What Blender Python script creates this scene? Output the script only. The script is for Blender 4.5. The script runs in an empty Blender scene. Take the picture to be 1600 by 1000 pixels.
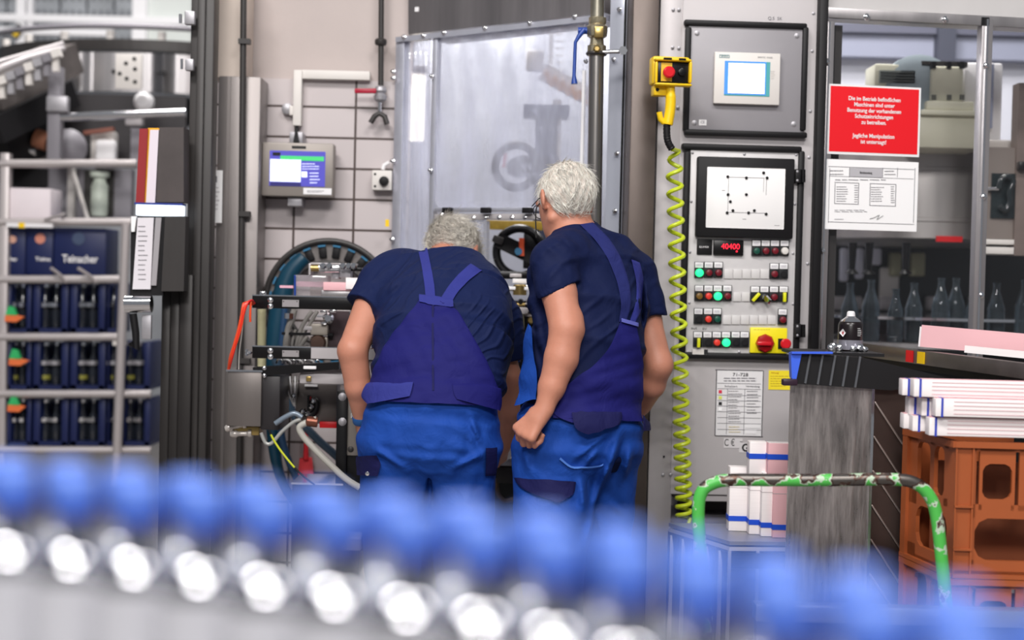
import bpy, bmesh, math, random
from mathutils import Vector, Matrix
from mathutils.bvhtree import BVHTree
random.seed(7)
S = bpy.context.scene
COL = S.collection
V = Vector

# ------------------------------------------------------------ camera, world, lights, exposure
FPX = 2450.0
CAM = V((0.0, 0.0, 1.30))
PITCH = math.radians(-1.4); ROLL = 0.024
fw = V((0, math.cos(PITCH), math.sin(PITCH)))
rt0 = V((1, 0, 0)); up0 = rt0.cross(fw)
rt = rt0*math.cos(ROLL) + up0*math.sin(ROLL)
up = up0*math.cos(ROLL) - rt0*math.sin(ROLL)
cd = bpy.data.cameras.new('camera'); cam = bpy.data.objects.new('camera', cd); COL.objects.link(cam)
cam.matrix_world = Matrix(((rt.x, up.x, -fw.x, CAM.x), (rt.y, up.y, -fw.y, CAM.y), (rt.z, up.z, -fw.z, CAM.z), (0, 0, 0, 1)))
cd.sensor_width = 36; cd.lens = 36*FPX/1600
cd.clip_start = .05; cd.clip_end = 100
cd.dof.use_dof = True; cd.dof.focus_distance = 5.0
cd.dof.aperture_fstop = (cd.lens/1000)/.034
cd.dof.aperture_blades = 0
S.camera = cam
S.view_settings.view_transform = 'Standard'; S.view_settings.look = 'None'
S.view_settings.gamma = 1; S.view_settings.use_curve_mapping = False
S.view_settings.exposure = -0.2

w = bpy.data.worlds.new('hall_light'); S.world = w; w.use_nodes = True
bg = w.node_tree.nodes['Background']; bg.inputs[0].default_value = (.80, .83, .90, 1); bg.inputs[1].default_value = .28

def area(name, loc, target, sx, sy, power, col=(1, .97, .95)):
    l = bpy.data.lights.new(name, 'AREA'); l.shape = 'RECTANGLE'; l.size = sx; l.size_y = sy; l.energy = power; l.color = col
    o = bpy.data.objects.new(name, l); COL.objects.link(o); o.location = loc
    o.rotation_euler = (V(target)-V(loc)).to_track_quat('-Z', 'Y').to_euler(); return o
area('hall_and_fill_lamp', (-2.1, 1.4, 6.0), (0.0, 5.6, 1.0), 2.0, .8, 290)
area('hall_and_fill_lamp', (1.6, .8, 6.0), (.8, 5.4, 1.0), 2.0, .8, 190)
area('hall_and_fill_lamp', (-.3, -3.2, 5.2), (0.2, 5.6, .6), 3.0, 1.0, 420)  # frontal fill, added to light the lower upright faces
area('hall_and_fill_lamp', (-2.2, 8.2, 4.6), (-2.6, 8.4, 0), 1.6, .5, 130)
area('hall_and_fill_lamp', (1.6, 6.6, 3.4), (1.4, 6.3, 0), .8, .3, 45)  # added to brighten the machine interior behind the guard window
area('hall_and_fill_lamp', (-.15, 6.9, 2.9), (-.1, 6.6, 0), .6, .3, 30)  # added to brighten the enclosure behind the plastic film
sl = bpy.data.lights.new('bottle_glint_spot', 'SPOT'); sl.energy = 30; sl.shadow_soft_size = .05; sl.spot_size = math.radians(58); sl.spot_blend = .3; sl.color = (1, .98, .96)  # added spot that gives the bottle shoulders their bright blurred discs
so = bpy.data.objects.new('bottle_glint_spot', sl); COL.objects.link(so); so.location = (-.3, .1, 2.6); so.rotation_euler = (V((-.05, .98, 1.1))-V((-.3, .1, 2.6))).to_track_quat('-Z', 'Y').to_euler()

# ------------------------------------------------------------ materials
def lin(h):
    h = h.lstrip('#'); c = [int(h[i:i+2], 16)/255 for i in (0, 2, 4)]
    return tuple((x/12.92 if x <= .04045 else ((x+.055)/1.055)**2.4) for x in c)+(1,)
MATS = {}
def mat(name, col, rough=.5, metal=0.0, noise=0, nscale=8, bump=0, bscale=60, stretch=(1, 1, 1), emit=0, spec=.5, coat=0, trans=0, ior=1.45, alpha=1, c2=None, sheen=0, sss=0):
    if name in MATS: return MATS[name]
    m = bpy.data.materials.new(name); m.use_nodes = True; nt = m.node_tree; b = nt.nodes['Principled BSDF']
    c = lin(col) if isinstance(col, str) else tuple(col)+(1,)
    b.inputs['Base Color'].default_value = c; b.inputs['Roughness'].default_value = rough; b.inputs['Metallic'].default_value = metal
    b.inputs['Specular IOR Level'].default_value = spec; b.inputs['Coat Weight'].default_value = coat
    b.inputs['Transmission Weight'].default_value = trans; b.inputs['IOR'].default_value = ior; b.inputs['Alpha'].default_value = alpha
    if sheen: b.inputs['Sheen Weight'].default_value = sheen
    if sss: b.inputs['Subsurface Weight'].default_value = sss; b.inputs['Subsurface Radius'].default_value = (.02, .008, .004)
    if emit: b.inputs['Emission Color'].default_value = c; b.inputs['Emission Strength'].default_value = emit
    if noise or bump or c2:
        tc = nt.nodes.new('ShaderNodeTexCoord'); mp = nt.nodes.new('ShaderNodeMapping'); mp.inputs['Scale'].default_value = stretch
        nt.links.new(tc.outputs['Object'], mp.inputs['Vector'])
        if noise or c2:
            n = nt.nodes.new('ShaderNodeTexNoise'); n.inputs['Scale'].default_value = nscale; n.inputs['Detail'].default_value = 6; n.inputs['Roughness'].default_value = .65
            nt.links.new(mp.outputs[0], n.inputs['Vector'])
            r = nt.nodes.new('ShaderNodeValToRGB'); r.color_ramp.elements[0].position = .3; r.color_ramp.elements[1].position = .7
            d = noise if noise else 0
            cc = lin(c2) if c2 else tuple(min(1, x*(1+d)) for x in c[:3])+(1,)
            r.color_ramp.elements[0].color = tuple(x*(1-d) for x in c[:3])+(1,); r.color_ramp.elements[1].color = cc
            nt.links.new(n.outputs[0], r.inputs[0]); nt.links.new(r.outputs[0], b.inputs['Base Color'])
            if metal > .5:
                rr = nt.nodes.new('ShaderNodeMapRange'); rr.inputs[3].default_value = max(.05, rough-.12); rr.inputs[4].default_value = rough+.15
                nt.links.new(n.outputs[0], rr.inputs[0]); nt.links.new(rr.outputs[0], b.inputs['Roughness'])
        if bump:
            n2 = nt.nodes.new('ShaderNodeTexNoise'); n2.inputs['Scale'].default_value = bscale; n2.inputs['Detail'].default_value = 4
            nt.links.new(mp.outputs[0], n2.inputs['Vector'])
            bp = nt.nodes.new('ShaderNodeBump'); bp.inputs['Strength'].default_value = bump; bp.inputs['Distance'].default_value = .01
            nt.links.new(n2.outputs[0], bp.inputs['Height']); nt.links.new(bp.outputs[0], b.inputs['Normal'])
    MATS[name] = m; return m
def film(name, col, haze, gloss=.08, rough=.1, noise=0):
    m = bpy.data.materials.new(name); m.use_nodes = True; nt = m.node_tree; nt.nodes.clear()
    out = nt.nodes.new('ShaderNodeOutputMaterial'); tr = nt.nodes.new('ShaderNodeBsdfTransparent')
    df = nt.nodes.new('ShaderNodeBsdfDiffuse'); df.inputs[0].default_value = lin(col)
    tl = nt.nodes.new('ShaderNodeBsdfTranslucent'); tl.inputs[0].default_value = lin(col)
    gl = nt.nodes.new('ShaderNodeBsdfGlossy'); gl.inputs['Roughness'].default_value = rough
    a = nt.nodes.new('ShaderNodeMixShader'); b = nt.nodes.new('ShaderNodeMixShader'); c = nt.nodes.new('ShaderNodeMixShader')
    a.inputs[0].default_value = .35; nt.links.new(df.outputs[0], a.inputs[1]); nt.links.new(tl.outputs[0], a.inputs[2])
    b.inputs[0].default_value = haze; nt.links.new(tr.outputs[0], b.inputs[1]); nt.links.new(a.outputs[0], b.inputs[2])
    c.inputs[0].default_value = gloss; nt.links.new(b.outputs[0], c.inputs[1]); nt.links.new(gl.outputs[0], c.inputs[2])
    nt.links.new(c.outputs[0], out.inputs[0])
    if noise:
        tc = nt.nodes.new('ShaderNodeTexCoord'); mp = nt.nodes.new('ShaderNodeMapping'); mp.inputs['Scale'].default_value = (5, 5, 1.2)
        n = nt.nodes.new('ShaderNodeTexNoise'); n.inputs['Scale'].default_value = 2.2; n.inputs['Detail'].default_value = 3
        mr = nt.nodes.new('ShaderNodeMapRange'); mr.inputs[1].default_value = .3; mr.inputs[2].default_value = .7; mr.inputs[3].default_value = max(0, haze-noise); mr.inputs[4].default_value = min(1, haze+noise)
        nt.links.new(tc.outputs['Object'], mp.inputs[0]); nt.links.new(mp.outputs[0], n.inputs[0]); nt.links.new(n.outputs[0], mr.inputs[0]); nt.links.new(mr.outputs[0], b.inputs[0])
        bp = nt.nodes.new('ShaderNodeBump'); bp.inputs['Strength'].default_value = .6; bp.inputs['Distance'].default_value = .02
        nt.links.new(n.outputs[0], bp.inputs['Height']); nt.links.new(bp.outputs[0], gl.inputs['Normal'])
    MATS[name] = m; return m

steel = mat('brushed_steel', '#b4b1b2', .36, .85, noise=.12, nscale=9, stretch=(1, 1, .08))
steel_l = mat('light_steel_sheet', '#b2adae', .45, .2, noise=.06, nscale=5)
steel_d = mat('dark_stained_steel', '#5a504b', .38, .4, noise=.25, nscale=3, stretch=(1, 1, .5))
chrome = mat('polished_metal', '#e2e2e4', .12, 1)
alu = mat('grey_aluminium', '#a6a4a8', .45, .5, noise=.08, nscale=20)
painted_g = mat('grey_paint', '#838086', .5, .1, noise=.03, nscale=6)
black = mat('black_rubber', '#161517', .5, spec=.3)
blackm = mat('black_anodised_metal', '#0e0d0f', .32, .1, spec=.4)
darkg = mat('dark_grey_paint', '#353231', .45, .1, noise=.2, nscale=4, stretch=(1, 1, .3))
white = mat('white_paint', '#e9e7e8', .45)
offwhite = mat('offwhite_plastic', '#d9d4cf', .5)
cream = mat('cream_enamel', '#cfcdb8', .45)
paper = mat('white_paper', '#f2f1f1', .7)
ink = mat('grey_ink', '#77757a', .7)
inkb = mat('black_ink', '#1b1b1d', .6)
yellow = mat('yellow_plastic', '#f2c911', .4)
redm = mat('red_paint', '#d8141c', .4)
redd = mat('dark_red_plastic', '#9c1420', .3)
navy = mat('navy_plastic_crate', '#0f1c4c', .45, noise=.08, nscale=3)
brass = mat('brass', '#a8905a', .3, .9)
pinkp = mat('pink_label_paper', '#e6b3b8', .6)
pinkw = mat('pale_paper_edges', '#f3eceb', .7, noise=.03, nscale=40, stretch=(.1, .1, 6))
bluest = mat('blue_strap', '#1f4fc9', .4)
clearpane = film('clear_pane', '#c9ced8', .007, .012, .03)
# ------------------------------------------------------------ helpers
def ray(px, py):
    return (fw + rt*((px-800)/FPX) + up*((500-py)/FPX))
class Face:
    """vertical plane through pixel (px, .) at depth y=Y, turned by yaw (positive: right side recedes)"""
    def __init__(s, px, Y, yaw=0):
        a = math.radians(yaw); s.u = V((math.cos(a), math.sin(a), 0)); s.n = V((math.sin(a), -math.cos(a), 0))
        r = ray(px, 450); s.o = CAM + r*(Y/r.y)
    def pt(s, px, py, off=0):
        r = ray(px, py); o = s.o + s.n*off
        return CAM + r*((o-CAM).dot(s.n)/r.dot(s.n))
    def rot(s): return Matrix((s.u, -s.n, V((0, 0, 1)))).transposed()
    def off(s, d):
        f = Face.__new__(Face); f.u = s.u; f.n = s.n; f.o = s.o+s.n*d; return f
def P(px, py, Y):
    r = ray(px, py); return CAM + r*(Y/r.y)
def px2m(px, Y): return px*Y/FPX
def ptag(o, label=None, cat=None, group=None, kind=None):
    if label: o['label'] = label
    if cat: o['category'] = cat
    if group: o['group'] = group
    if kind: o['kind'] = kind
    return o
def thing(name, label, cat, loc, group=None):
    o = bpy.data.objects.new(name, None); COL.objects.link(o); o.empty_display_size = .05
    o.location = loc; return ptag(o, label, cat, group)
def wloc(p):
    l = V((0, 0, 0))
    while p is not None: l = l + V(p.location); p = p.parent
    return l
class B:
    def __init__(s): s.bm = bmesh.new()
    def _add(s, verts, faces):
        vs = [s.bm.verts.new(v) for v in verts]
        for f in faces:
            try: s.bm.faces.new([vs[i] for i in f])
            except ValueError: pass
        return vs
    def box(s, c, size, rot=None, bev=0):
        h = V(size)/2; rot = rot or Matrix.Identity(3); c = V(c)
        co = [c + rot @ V((sx*h.x, sy*h.y, sz*h.z)) for sx in (-1, 1) for sy in (-1, 1) for sz in (-1, 1)]
        fs = [(0, 1, 3, 2), (4, 6, 7, 5), (0, 4, 5, 1), (2, 3, 7, 6), (0, 2, 6, 4), (1, 5, 7, 3)]
        vs = s._add(co, fs)
        if bev:
            es = list({e for v in vs for e in v.link_edges})
            bmesh.ops.bevel(s.bm, geom=es, offset=bev, segments=2, affect='EDGES', profile=.5)
        return s
    def fbox(s, F, x0, y0, x1, y1, d0=-.02, d1=0, bev=0):
        cx, cy = (x0+x1)/2, (y0+y1)/2
        wd = (F.pt(x1, cy, d1)-F.pt(x0, cy, d1)).length; hh = (F.pt(cx, y0, d1)-F.pt(cx, y1, d1)).z
        c = F.pt(cx, cy, d1) - F.n*((d1-d0)/2)
        return s.box(c, (wd, abs(d1-d0), abs(hh)), F.rot(), bev)
    def bar(s, p0, p1, w_, h_, upv=(0, 0, 1), bev=0):
        p0 = V(p0); p1 = V(p1); d = (p1-p0); L = d.length; d.normalize(); u = V(upv); sd = d.cross(u)
        if sd.length < 1e-4: sd = d.cross(V((0, 1, 0)))
        sd.normalize(); u = sd.cross(d)
        return s.box((p0+p1)/2, (L, w_, h_), Matrix((d, sd, u)).transposed(), bev)
    def tube(s, pts, r, seg=12, closed=False, cap=True):
        pts = [V(p) for p in pts]; n = len(pts); rs = r if isinstance(r, (list, tuple)) else [r]*n
        rings = []; prev = None
        for i, p in enumerate(pts):
            if closed: t = pts[(i+1) % n]-pts[i-1]
            else: t = pts[min(i+1, n-1)]-pts[max(i-1, 0)]
            if t.length < 1e-9: t = V((0, 0, 1))
            t.normalize()
            if prev is None:
                a = V((0, 0, 1)) if abs(t.z) < .9 else V((1, 0, 0)); u = t.cross(a).normalized()
            else: u = (prev - t*prev.dot(t)).normalized()
            prev = u; v = t.cross(u); rr = rs[i]
            rx, ry = rr if isinstance(rr, tuple) else (rr, rr)
            rings.append([s.bm.verts.new(p + u*math.cos(2*math.pi*k/seg)*rx + v*math.sin(2*math.pi*k/seg)*ry) for k in range(seg)])
        m = n if closed else n-1
        for i in range(m):
            a, b = rings[i], rings[(i+1) % n]
            for k in range(seg):
                try: s.bm.faces.new((a[k], a[(k+1) % seg], b[(k+1) % seg], b[k]))
                except ValueError: pass
        if cap and not closed:
            s.bm.faces.new(rings[0][::-1]); s.bm.faces.new(rings[-1])
        return s
    def cyl(s, p0, p1, r0, r1=None, seg=20): return s.tube([p0, p1], [r0, r1 if r1 is not None else r0], seg)
    def lathe(s, c, prof, seg=24, axis=(0, 0, 1), cap=True):
        c = V(c); ax = V(axis).normalized(); a = V((0, 0, 1)) if abs(ax.z) < .9 else V((1, 0, 0)); u = ax.cross(a).normalized(); v = ax.cross(u)
        rings = [[s.bm.verts.new(c+ax*z+u*math.cos(2*math.pi*k/seg)*r+v*math.sin(2*math.pi*k/seg)*r) for k in range(seg)] for r, z in prof]
        for i in range(len(rings)-1):
            for k in range(seg):
                s.bm.faces.new((rings[i][k], rings[i][(k+1) % seg], rings[i+1][(k+1) % seg], rings[i+1][k]))
        if cap:
            s.bm.faces.new(rings[0][::-1]); s.bm.faces.new(rings[-1])
        return s
    def prism(s, pts, vec):
        pts = [V(p) for p in pts]; vec = V(vec); n = len(pts)
        a = [s.bm.verts.new(p) for p in pts]; b = [s.bm.verts.new(p+vec) for p in pts]
        s.bm.faces.new(a[::-1]); s.bm.faces.new(b)
        for i in range(n): s.bm.faces.new((a[i], a[(i+1) % n], b[(i+1) % n], b[i]))
        return s
    def frame(s, F, x0, y0, x1, y1, t, d0, d1, bev=0):
        """rectangular ring in face pixels, t = bar width in pixels"""
        s.fbox(F, x0, y0, x1, y0+t, d0, d1, bev); s.fbox(F, x0, y1-t, x1, y1, d0, d1, bev)
        s.fbox(F, x0, y0+t*.98, x0+t, y1-t*.98, d0, d1, bev); s.fbox(F, x1-t, y0+t*.98, x1, y1-t*.98, d0, d1, bev); return s
    def ring(s, c, R, r, axis, seg=40, rseg=10):
        ax = V(axis).normalized(); a = V((0, 0, 1)) if abs(ax.z) < .9 else V((1, 0, 0)); u = ax.cross(a).normalized(); v = ax.cross(u)
        return s.tube([V(c)+u*math.cos(2*math.pi*k/seg)*R+v*math.sin(2*math.pi*k/seg)*R for k in range(seg)], r, rseg, closed=True)
    def put(s, name, m, parent=None, label=None, kind=None, flat=False, ang=.6):
        me = bpy.data.meshes.new(name); 
        bmesh.ops.recalc_face_normals(s.bm, faces=s.bm.faces)
        if parent is not None: bmesh.ops.translate(s.bm, verts=s.bm.verts, vec=-wloc(parent)); base = None
        else:
            vs = [v.co for v in s.bm.verts]
            base = V(((min(v.x for v in vs)+max(v.x for v in vs))/2, (min(v.y for v in vs)+max(v.y for v in vs))/2, min(v.z for v in vs)))
            bmesh.ops.translate(s.bm, verts=s.bm.verts, vec=-base)
        s.bm.to_mesh(me); s.bm.free()
        if not flat:
            me.shade_smooth(); me.set_sharp_from_angle(angle=ang)
        me.materials.append(m)
        o = bpy.data.objects.new(name, me); COL.objects.link(o)
        if parent is not None: o.parent = parent
        else: o.location = base
        return ptag(o, label, None, None, kind)
def single(b, name, m, label, cat, group=None): return ptag(b.put(name, m), label, cat, group)
def struct(b, name, m): return ptag(b.put(name, m), kind='structure')
def arc(c, R, a0, a1, n, u, v): return [V(c)+V(u)*R*math.cos(a0+(a1-a0)*i/n)+V(v)*R*math.sin(a0+(a1-a0)*i/n) for i in range(n+1)]
def smooth_path(pts, n=8):
    pts = [V(p) for p in pts]; q = [pts[0]]+pts+[pts[-1]]; out = []
    for i in range(1, len(q)-2):
        for k in range(n):
            t = k/n; a, b, c, d = q[i-1], q[i], q[i+1], q[i+2]
            out.append(.5*((2*b)+(-a+c)*t+(2*a-5*b+4*c-d)*t*t+(-a+3*b-3*c+d)*t**3))
    return out+[pts[-1]]
def text(s, F, cx, cy, hpx, m, parent, name='lettering', off=.002, width=None, bold=0, depth=.0006, align='CENTER', spacing=1.0, label=None):
    cu = bpy.data.curves.new('t', 'FONT'); cu.body = s; cu.align_x = align; cu.align_y = 'CENTER'; cu.extrude = depth/2; cu.offset = bold; cu.space_line = spacing
    cu.size = 1; o = bpy.data.objects.new('t', cu); COL.objects.link(o)
    dg = bpy.context.evaluated_depsgraph_get(); me = bpy.data.meshes.new_from_object(o.evaluated_get(dg)); bpy.data.objects.remove(o)
    p = F.pt(cx, cy, off); dist = (p-CAM).dot(fw); sc = hpx*dist/FPX/.72
    sx = sc
    if width:
        xs = [v.co.x for v in me.vertices]; sx = width*dist/FPX/max(1e-6, max(xs)-min(xs))
    R = F.rot(); 
    for v in me.vertices:
        c = v.co; v.co = p + F.u*c.x*sx + V((0, 0, 1))*c.y*sc + F.n*(c.z)
    me.materials.clear(); me.materials.append(m)
    if parent is not None:
        L = wloc(parent)
        for v in me.vertices: v.co -= L
    ob = bpy.data.objects.new(name, me); COL.objects.link(ob); ob.parent = parent
    if label: ob['label'] = label
    return ob
def lines(F, x0, y0, x1, y1, n, m, parent, name='printed_lines', off=.0015, t=.28, jit=.35, words=True):
    b = B(); st = (y1-y0)/n
    for i in range(n):
        y = y0+st*(i+.5); x = x0; xe = x1-(x1-x0)*random.random()*jit
        while x < xe:
            wl = random.uniform(.08, .2)*(x1-x0) if words else xe-x
            b.fbox(F, x, y-st*t/2, min(xe, x+wl), y+st*t/2, off-.0008, off); x += wl+(x1-x0)*.03
    return b.put(name, m, parent, flat=True)
def bolt(b, F, px, py, r, off=0, h=.006):
    p = F.pt(px, py, off); d = (p-CAM).dot(fw); R = r*d/FPX
    b.lathe(p, [(R*1.25, 0), (R*1.25, h*.25), (R*.9, h*.4), (R*.85, h*.8), (R*.5, h)], 10, axis=F.n)
def copytree(root, dx, label=None):
    r = root.copy(); COL.objects.link(r); r.location = V(root.location)+V(dx)
    if label: r['label'] = label
    for ch in root.children:
        c = ch.copy(); COL.objects.link(c); c.parent = r
        for g in ch.children:
            d = g.copy(); COL.objects.link(d); d.parent = c
    return r

def bolts(F, pts, r, off, h, m, parent, name='bolt'):
    for x, y in pts:
        b = B(); bolt(b, F, x, y, r, off, h); b.put(name, m, parent)
# ============================================================ SETTING
YW = 6.3
FW_ = Face(460, YW, 0)
b = B().box((0, 6, -.05), (16, 16, .1)); struct(b, 'floor', mat('floor_resin', '#8a8480', .4, noise=.15, nscale=3, bump=.1))
# tiled wall (brick texture, stacked)
def tile_mat():
    m = bpy.data.materials.new('wall_tiles'); m.use_nodes = True; nt = m.node_tree; bs = nt.nodes['Principled BSDF']; bs.inputs['Roughness'].default_value = .28
    g = nt.nodes.new('ShaderNodeNewGeometry'); sp = nt.nodes.new('ShaderNodeSeparateXYZ'); cb = nt.nodes.new('ShaderNodeCombineXYZ')
    nt.links.new(g.outputs['Position'], sp.inputs[0]); 
    q = FW_.pt(553, 312)
    ax = nt.nodes.new('ShaderNodeMath'); ax.operation = 'ADD'; ax.inputs[1].default_value = -q.x+40*.24
    az = nt.nodes.new('ShaderNodeMath'); az.operation = 'ADD'; az.inputs[1].default_value = -q.z+80*.1225
    nt.links.new(sp.outputs[0], ax.inputs[0]); nt.links.new(sp.outputs[2], az.inputs[0]); nt.links.new(ax.outputs[0], cb.inputs[0]); nt.links.new(az.outputs[0], cb.inputs[1])
    br = nt.nodes.new('ShaderNodeTexBrick'); br.offset = 0; br.squash = 1; br.inputs['Scale'].default_value = 1
    br.inputs['Mortar Size'].default_value = .0048; br.inputs['Mortar Smooth'].default_value = .1; br.inputs['Brick Width'].default_value = .24; br.inputs['Row Height'].default_value = .1225; br.inputs['Bias'].default_value = 0
    br.inputs['Color1'].default_value = lin('#c4bbbb'); br.inputs['Color2'].default_value = lin('#bcb3b3'); br.inputs['Mortar'].default_value = lin('#4a3d39')
    nt.links.new(cb.outputs[0], br.inputs[0]); nt.links.new(br.outputs[0], bs.inputs['Base Color'])
    bp = nt.nodes.new('ShaderNodeBump'); bp.inputs['Strength'].default_value = .5; bp.inputs['Distance'].default_value = .004; bp.invert = True
    nt.links.new(br.outputs['Fac'], bp.inputs['Height']); nt.links.new(bp.outputs[0], bs.inputs['Normal']); return m
zt = FW_.pt(480, 124).z
xl = FW_.pt(322, 400).x
xr = FW_.pt(632, 400).x
b = B().box(((xl+xr)/2, YW+.1, zt/2), (xr-xl, .2, zt)); struct(b, 'wall_back', tile_mat())
b = B().box(((xl+xr)/2, YW+.115, (zt+4.2)/2), (xr-xl, .2, 4.2-zt)); struct(b, 'wall_upper', mat('beige_wall_paint', '#b6aaa6', .6, noise=.05, nscale=2, bump=.05))
# column with steel cladding
FC = Face(360, 6.12)
b = B().fbox(FC, 331, -60, 385, 121, -.17, 0); b.put('column', mat('cream_column', '#cbbdb2', .6, noise=.05, nscale=3))
c = bpy.data.objects['column']; c.name = 'trim_1'; ptag(c, kind='structure')
b = B().fbox(FC, 333, 121, 399, 1010, -.17, .012, .006); b.fbox(FC, 347, 121, 352, 1010, .01, .02); c = b.put('trim_2', mat('column_cladding', '#857f7d', .4, .6, noise=.15, nscale=4, stretch=(1, 1, .2))); ptag(c, kind='structure')
b = B(); b.tube([FC.pt(381, -40, .045), FC.pt(376, 500, .045), FC.pt(372, 900, .045)], .0125, 12)
for y in (60, 330, 560): b.fbox(FC, 372, y, 390, y+8, .03, .066)
single(b, 'conduit_pipe', darkg, 'dark conduit running down the front of the steel-clad column', 'pipe')
# hall behind
b = B().box((-2.6, 13, 2.2), (6.5, .15, 4.4)); struct(b, 'wall_far', mat('far_wall', '#b9bcc0', .6, noise=.15, nscale=2))
# dark sliding door frame posts
FD = Face(300, 5.9)
b = B().fbox(FD, 290, -60, 326, 1000, -.10, 0, .004); b.fbox(FD, 300, -60, 312, 1000, -.01, .02, .004)
ptag(b.put('trim_3', darkg), kind='structure')
b = B()
for (x0, x1, y0, d) in ((248, 262, 440, .02), (262, 276, 452, .035), (276, 296, 430, .05)): b.fbox(FD, x0, y0, x1, 1000, -.08, d, .004)
ptag(b.put('trim_4', mat('black_brown_metal', '#2b2827', .4, .3, noise=.2, nscale=3, stretch=(1, 1, .3))), kind='structure')
t = thing('hinge_block', 'upper grey hinge block on the dark door post', 'hinge', FD.pt(298, 28, .02), 'hinge blocks on the dark post')
B().fbox(FD, 288, 17, 304, 38, .02, .05, .004).put('hinge_plate', alu, t); B().cyl(FD.pt(282, 22, .03), FD.pt(282, 36, .03), .006).put('hinge_pin', chrome, t)
t = thing('hinge_block', 'lower grey hinge block on the dark door post', 'hinge', FD.pt(298, 100, .02), 'hinge blocks on the dark post')
B().fbox(FD, 289, 92, 302, 110, .02, .05, .004).put('hinge_plate', alu, t); B().cyl(FD.pt(284, 92, .03), FD.pt(284, 108, .03), .005).put('hinge_pin', chrome, t)
t = thing('notice_sheet', 'narrow white notice sheet taped on the tiles beside the column', 'notice', FW_.pt(336, 308))
FN = Face(336, 6.08)
B().fbox(FN, 326, 266, 347, 348, -.002, .006).put('sheet', paper, t); B().fbox(FN, 333, 275, 339, 285, .006, .008).put('printed_symbol', ink, t)
lines(FN, 330, 290, 343, 330, 6, mat('faint_ink', '#b9b4b6', .7), t, off=.0075)

# ============================================================ LEFT BACKGROUND
Y1 = 9.0
F9 = Face(100, 11.2); F85 = Face(100, 8.6); F8 = Face(100, 8.0); F75 = Face(100, 7.6)
wp = mat('white_gantry_paint', '#f1f0f2', .45)
t = thing('gantry_railing', 'white steel gantry railing across the hall at top left', 'railing', (F9.pt(120, 90).x, 11.2, 0))
b = B()
for x0, x1 in ((25, 39), (43, 50)): b.fbox(F9, x0, -40, x1, 88, -.05, .02)
b.put('post', wp, t)
B().fbox(F9, 207, -40, 229, 66, -.05, .02).put('post', wp, t)
for y0, y1, x1 in ((24, 35, 290), (44, 54, 178)): B().fbox(F9, -20, y0, x1, y1, -.03, .03).put('rail', wp, t)
b = B().fbox(F9, 230, -40, 300, 66, -.06, -.03); b.put('side_panel', mat('pale_green_grey_panel', '#d5dad6', .5), t)
# far hall clutter: wall panels with slots
t = thing('far_wall_panelling', 'pale louvred wall panelling behind the white gantry', 'wall panel', F9.pt(120, 20, -3))
F12 = Face(100, 12)
for i, x in enumerate(range(-30, 290, 42)): B().fbox(F12, x, -40, x+38, 90, -.05, .03).put('panel', mat('panel_grey', '#a9adb2', .5, noise=.2, nscale=4), t)
for i in range(-10, 300, 11):
    for y in (-20, 16, 56): B().fbox(F12, i, y, i+4, y+20, .03, .05).put('louvre', mat('louvre_grey', '#7d8086', .5), t)
t = thing('camera_bracket', 'small black and yellow bracket clamped to the white gantry post', 'bracket', F9.pt(28, 50, .05))
B().bar(F9.pt(22, 58, .05), F9.pt(34, 40, .05), .05, .05).put('clamp_body', black, t); B().bar(F9.pt(23, 56, .09), F9.pt(29, 47, .09), .03, .03).put('yellow_band', yellow, t)
# curved stainless guard
ct = P(190, 150, 10.2); R = 1.72
t = thing('curved_conveyor', 'curved stainless steel conveyor bend with shiny guard band', 'conveyor', (ct.x, 9.9, 0))
cx, cy = P(200, 140, 8.6).x, 9.7
zt1, zb1 = P(200, 82, 8.6).z, P(200, 143, 8.6).z
def curved_band(r, z0, z1, th, a0=-155, a1=-50, n=40):
    b = B(); A = [math.radians(a0+(a1-a0)*i/n) for i in range(n+1)]
    o = [V((cx+r*math.cos(a), cy+r*math.sin(a), 0)) for a in A]; q = [V((cx+(r-th)*math.cos(a), cy+(r-th)*math.sin(a), 0)) for a in A]
    for i in range(n): b.prism([o[i]+V((0, 0, z0)), o[i+1]+V((0, 0, z0)), q[i+1]+V((0, 0, z0)), q[i]+V((0, 0, z0))], (0, 0, z1-z0))
    bmesh.ops.remove_doubles(b.bm, verts=b.bm.verts, dist=1e-5); return b
curved_band(1.1, zb1, zt1, .02).put('guard_band', steel, t)
curved_band(1.06, zt1+.02, zt1+.08, .5).put('chain_track', darkg, t)
curved_band(.98, zb1-.16, zb1-.01, .1).put('under_frame', black, t)
for a in range(-150, -50, 14):
    b = B(); a = math.radians(a); p = V((cx+1.105*math.cos(a), cy+1.105*math.sin(a), (zt1+zb1)/2)); b.lathe(p, [(.012, 0), (.012, .01)], 8, axis=(math.cos(a), math.sin(a), 0)); b.put('bolt_head', black, t)
for a in range(-145, -50, 16):
    b = B(); a = math.radians(a); p = V((cx+1.02*math.cos(a), cy+1.02*math.sin(a), zt1+.08)); b.cyl(p, p+V((0, 0, .05)), .022); b.put('roller', offwhite, t)
b = B(); pts = arc((cx, cy, zt1+.14), 1.12, math.radians(-155), math.radians(-50), 30, (1, 0, 0), (0, 1, 0)); b.tube(pts, .016); b.put('guide_rail', painted_g, t)
B().fbox(F8, 180, 84, 222, 139, -.02, .0, .003).put('joint_plate', offwhite, t)
bolts(F8, ((187, 115), (197, 99), (210, 92), (211, 108), (198, 123), (211, 128)), 2.6, 0, .01, black, t, 'joint_bolt')
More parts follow.
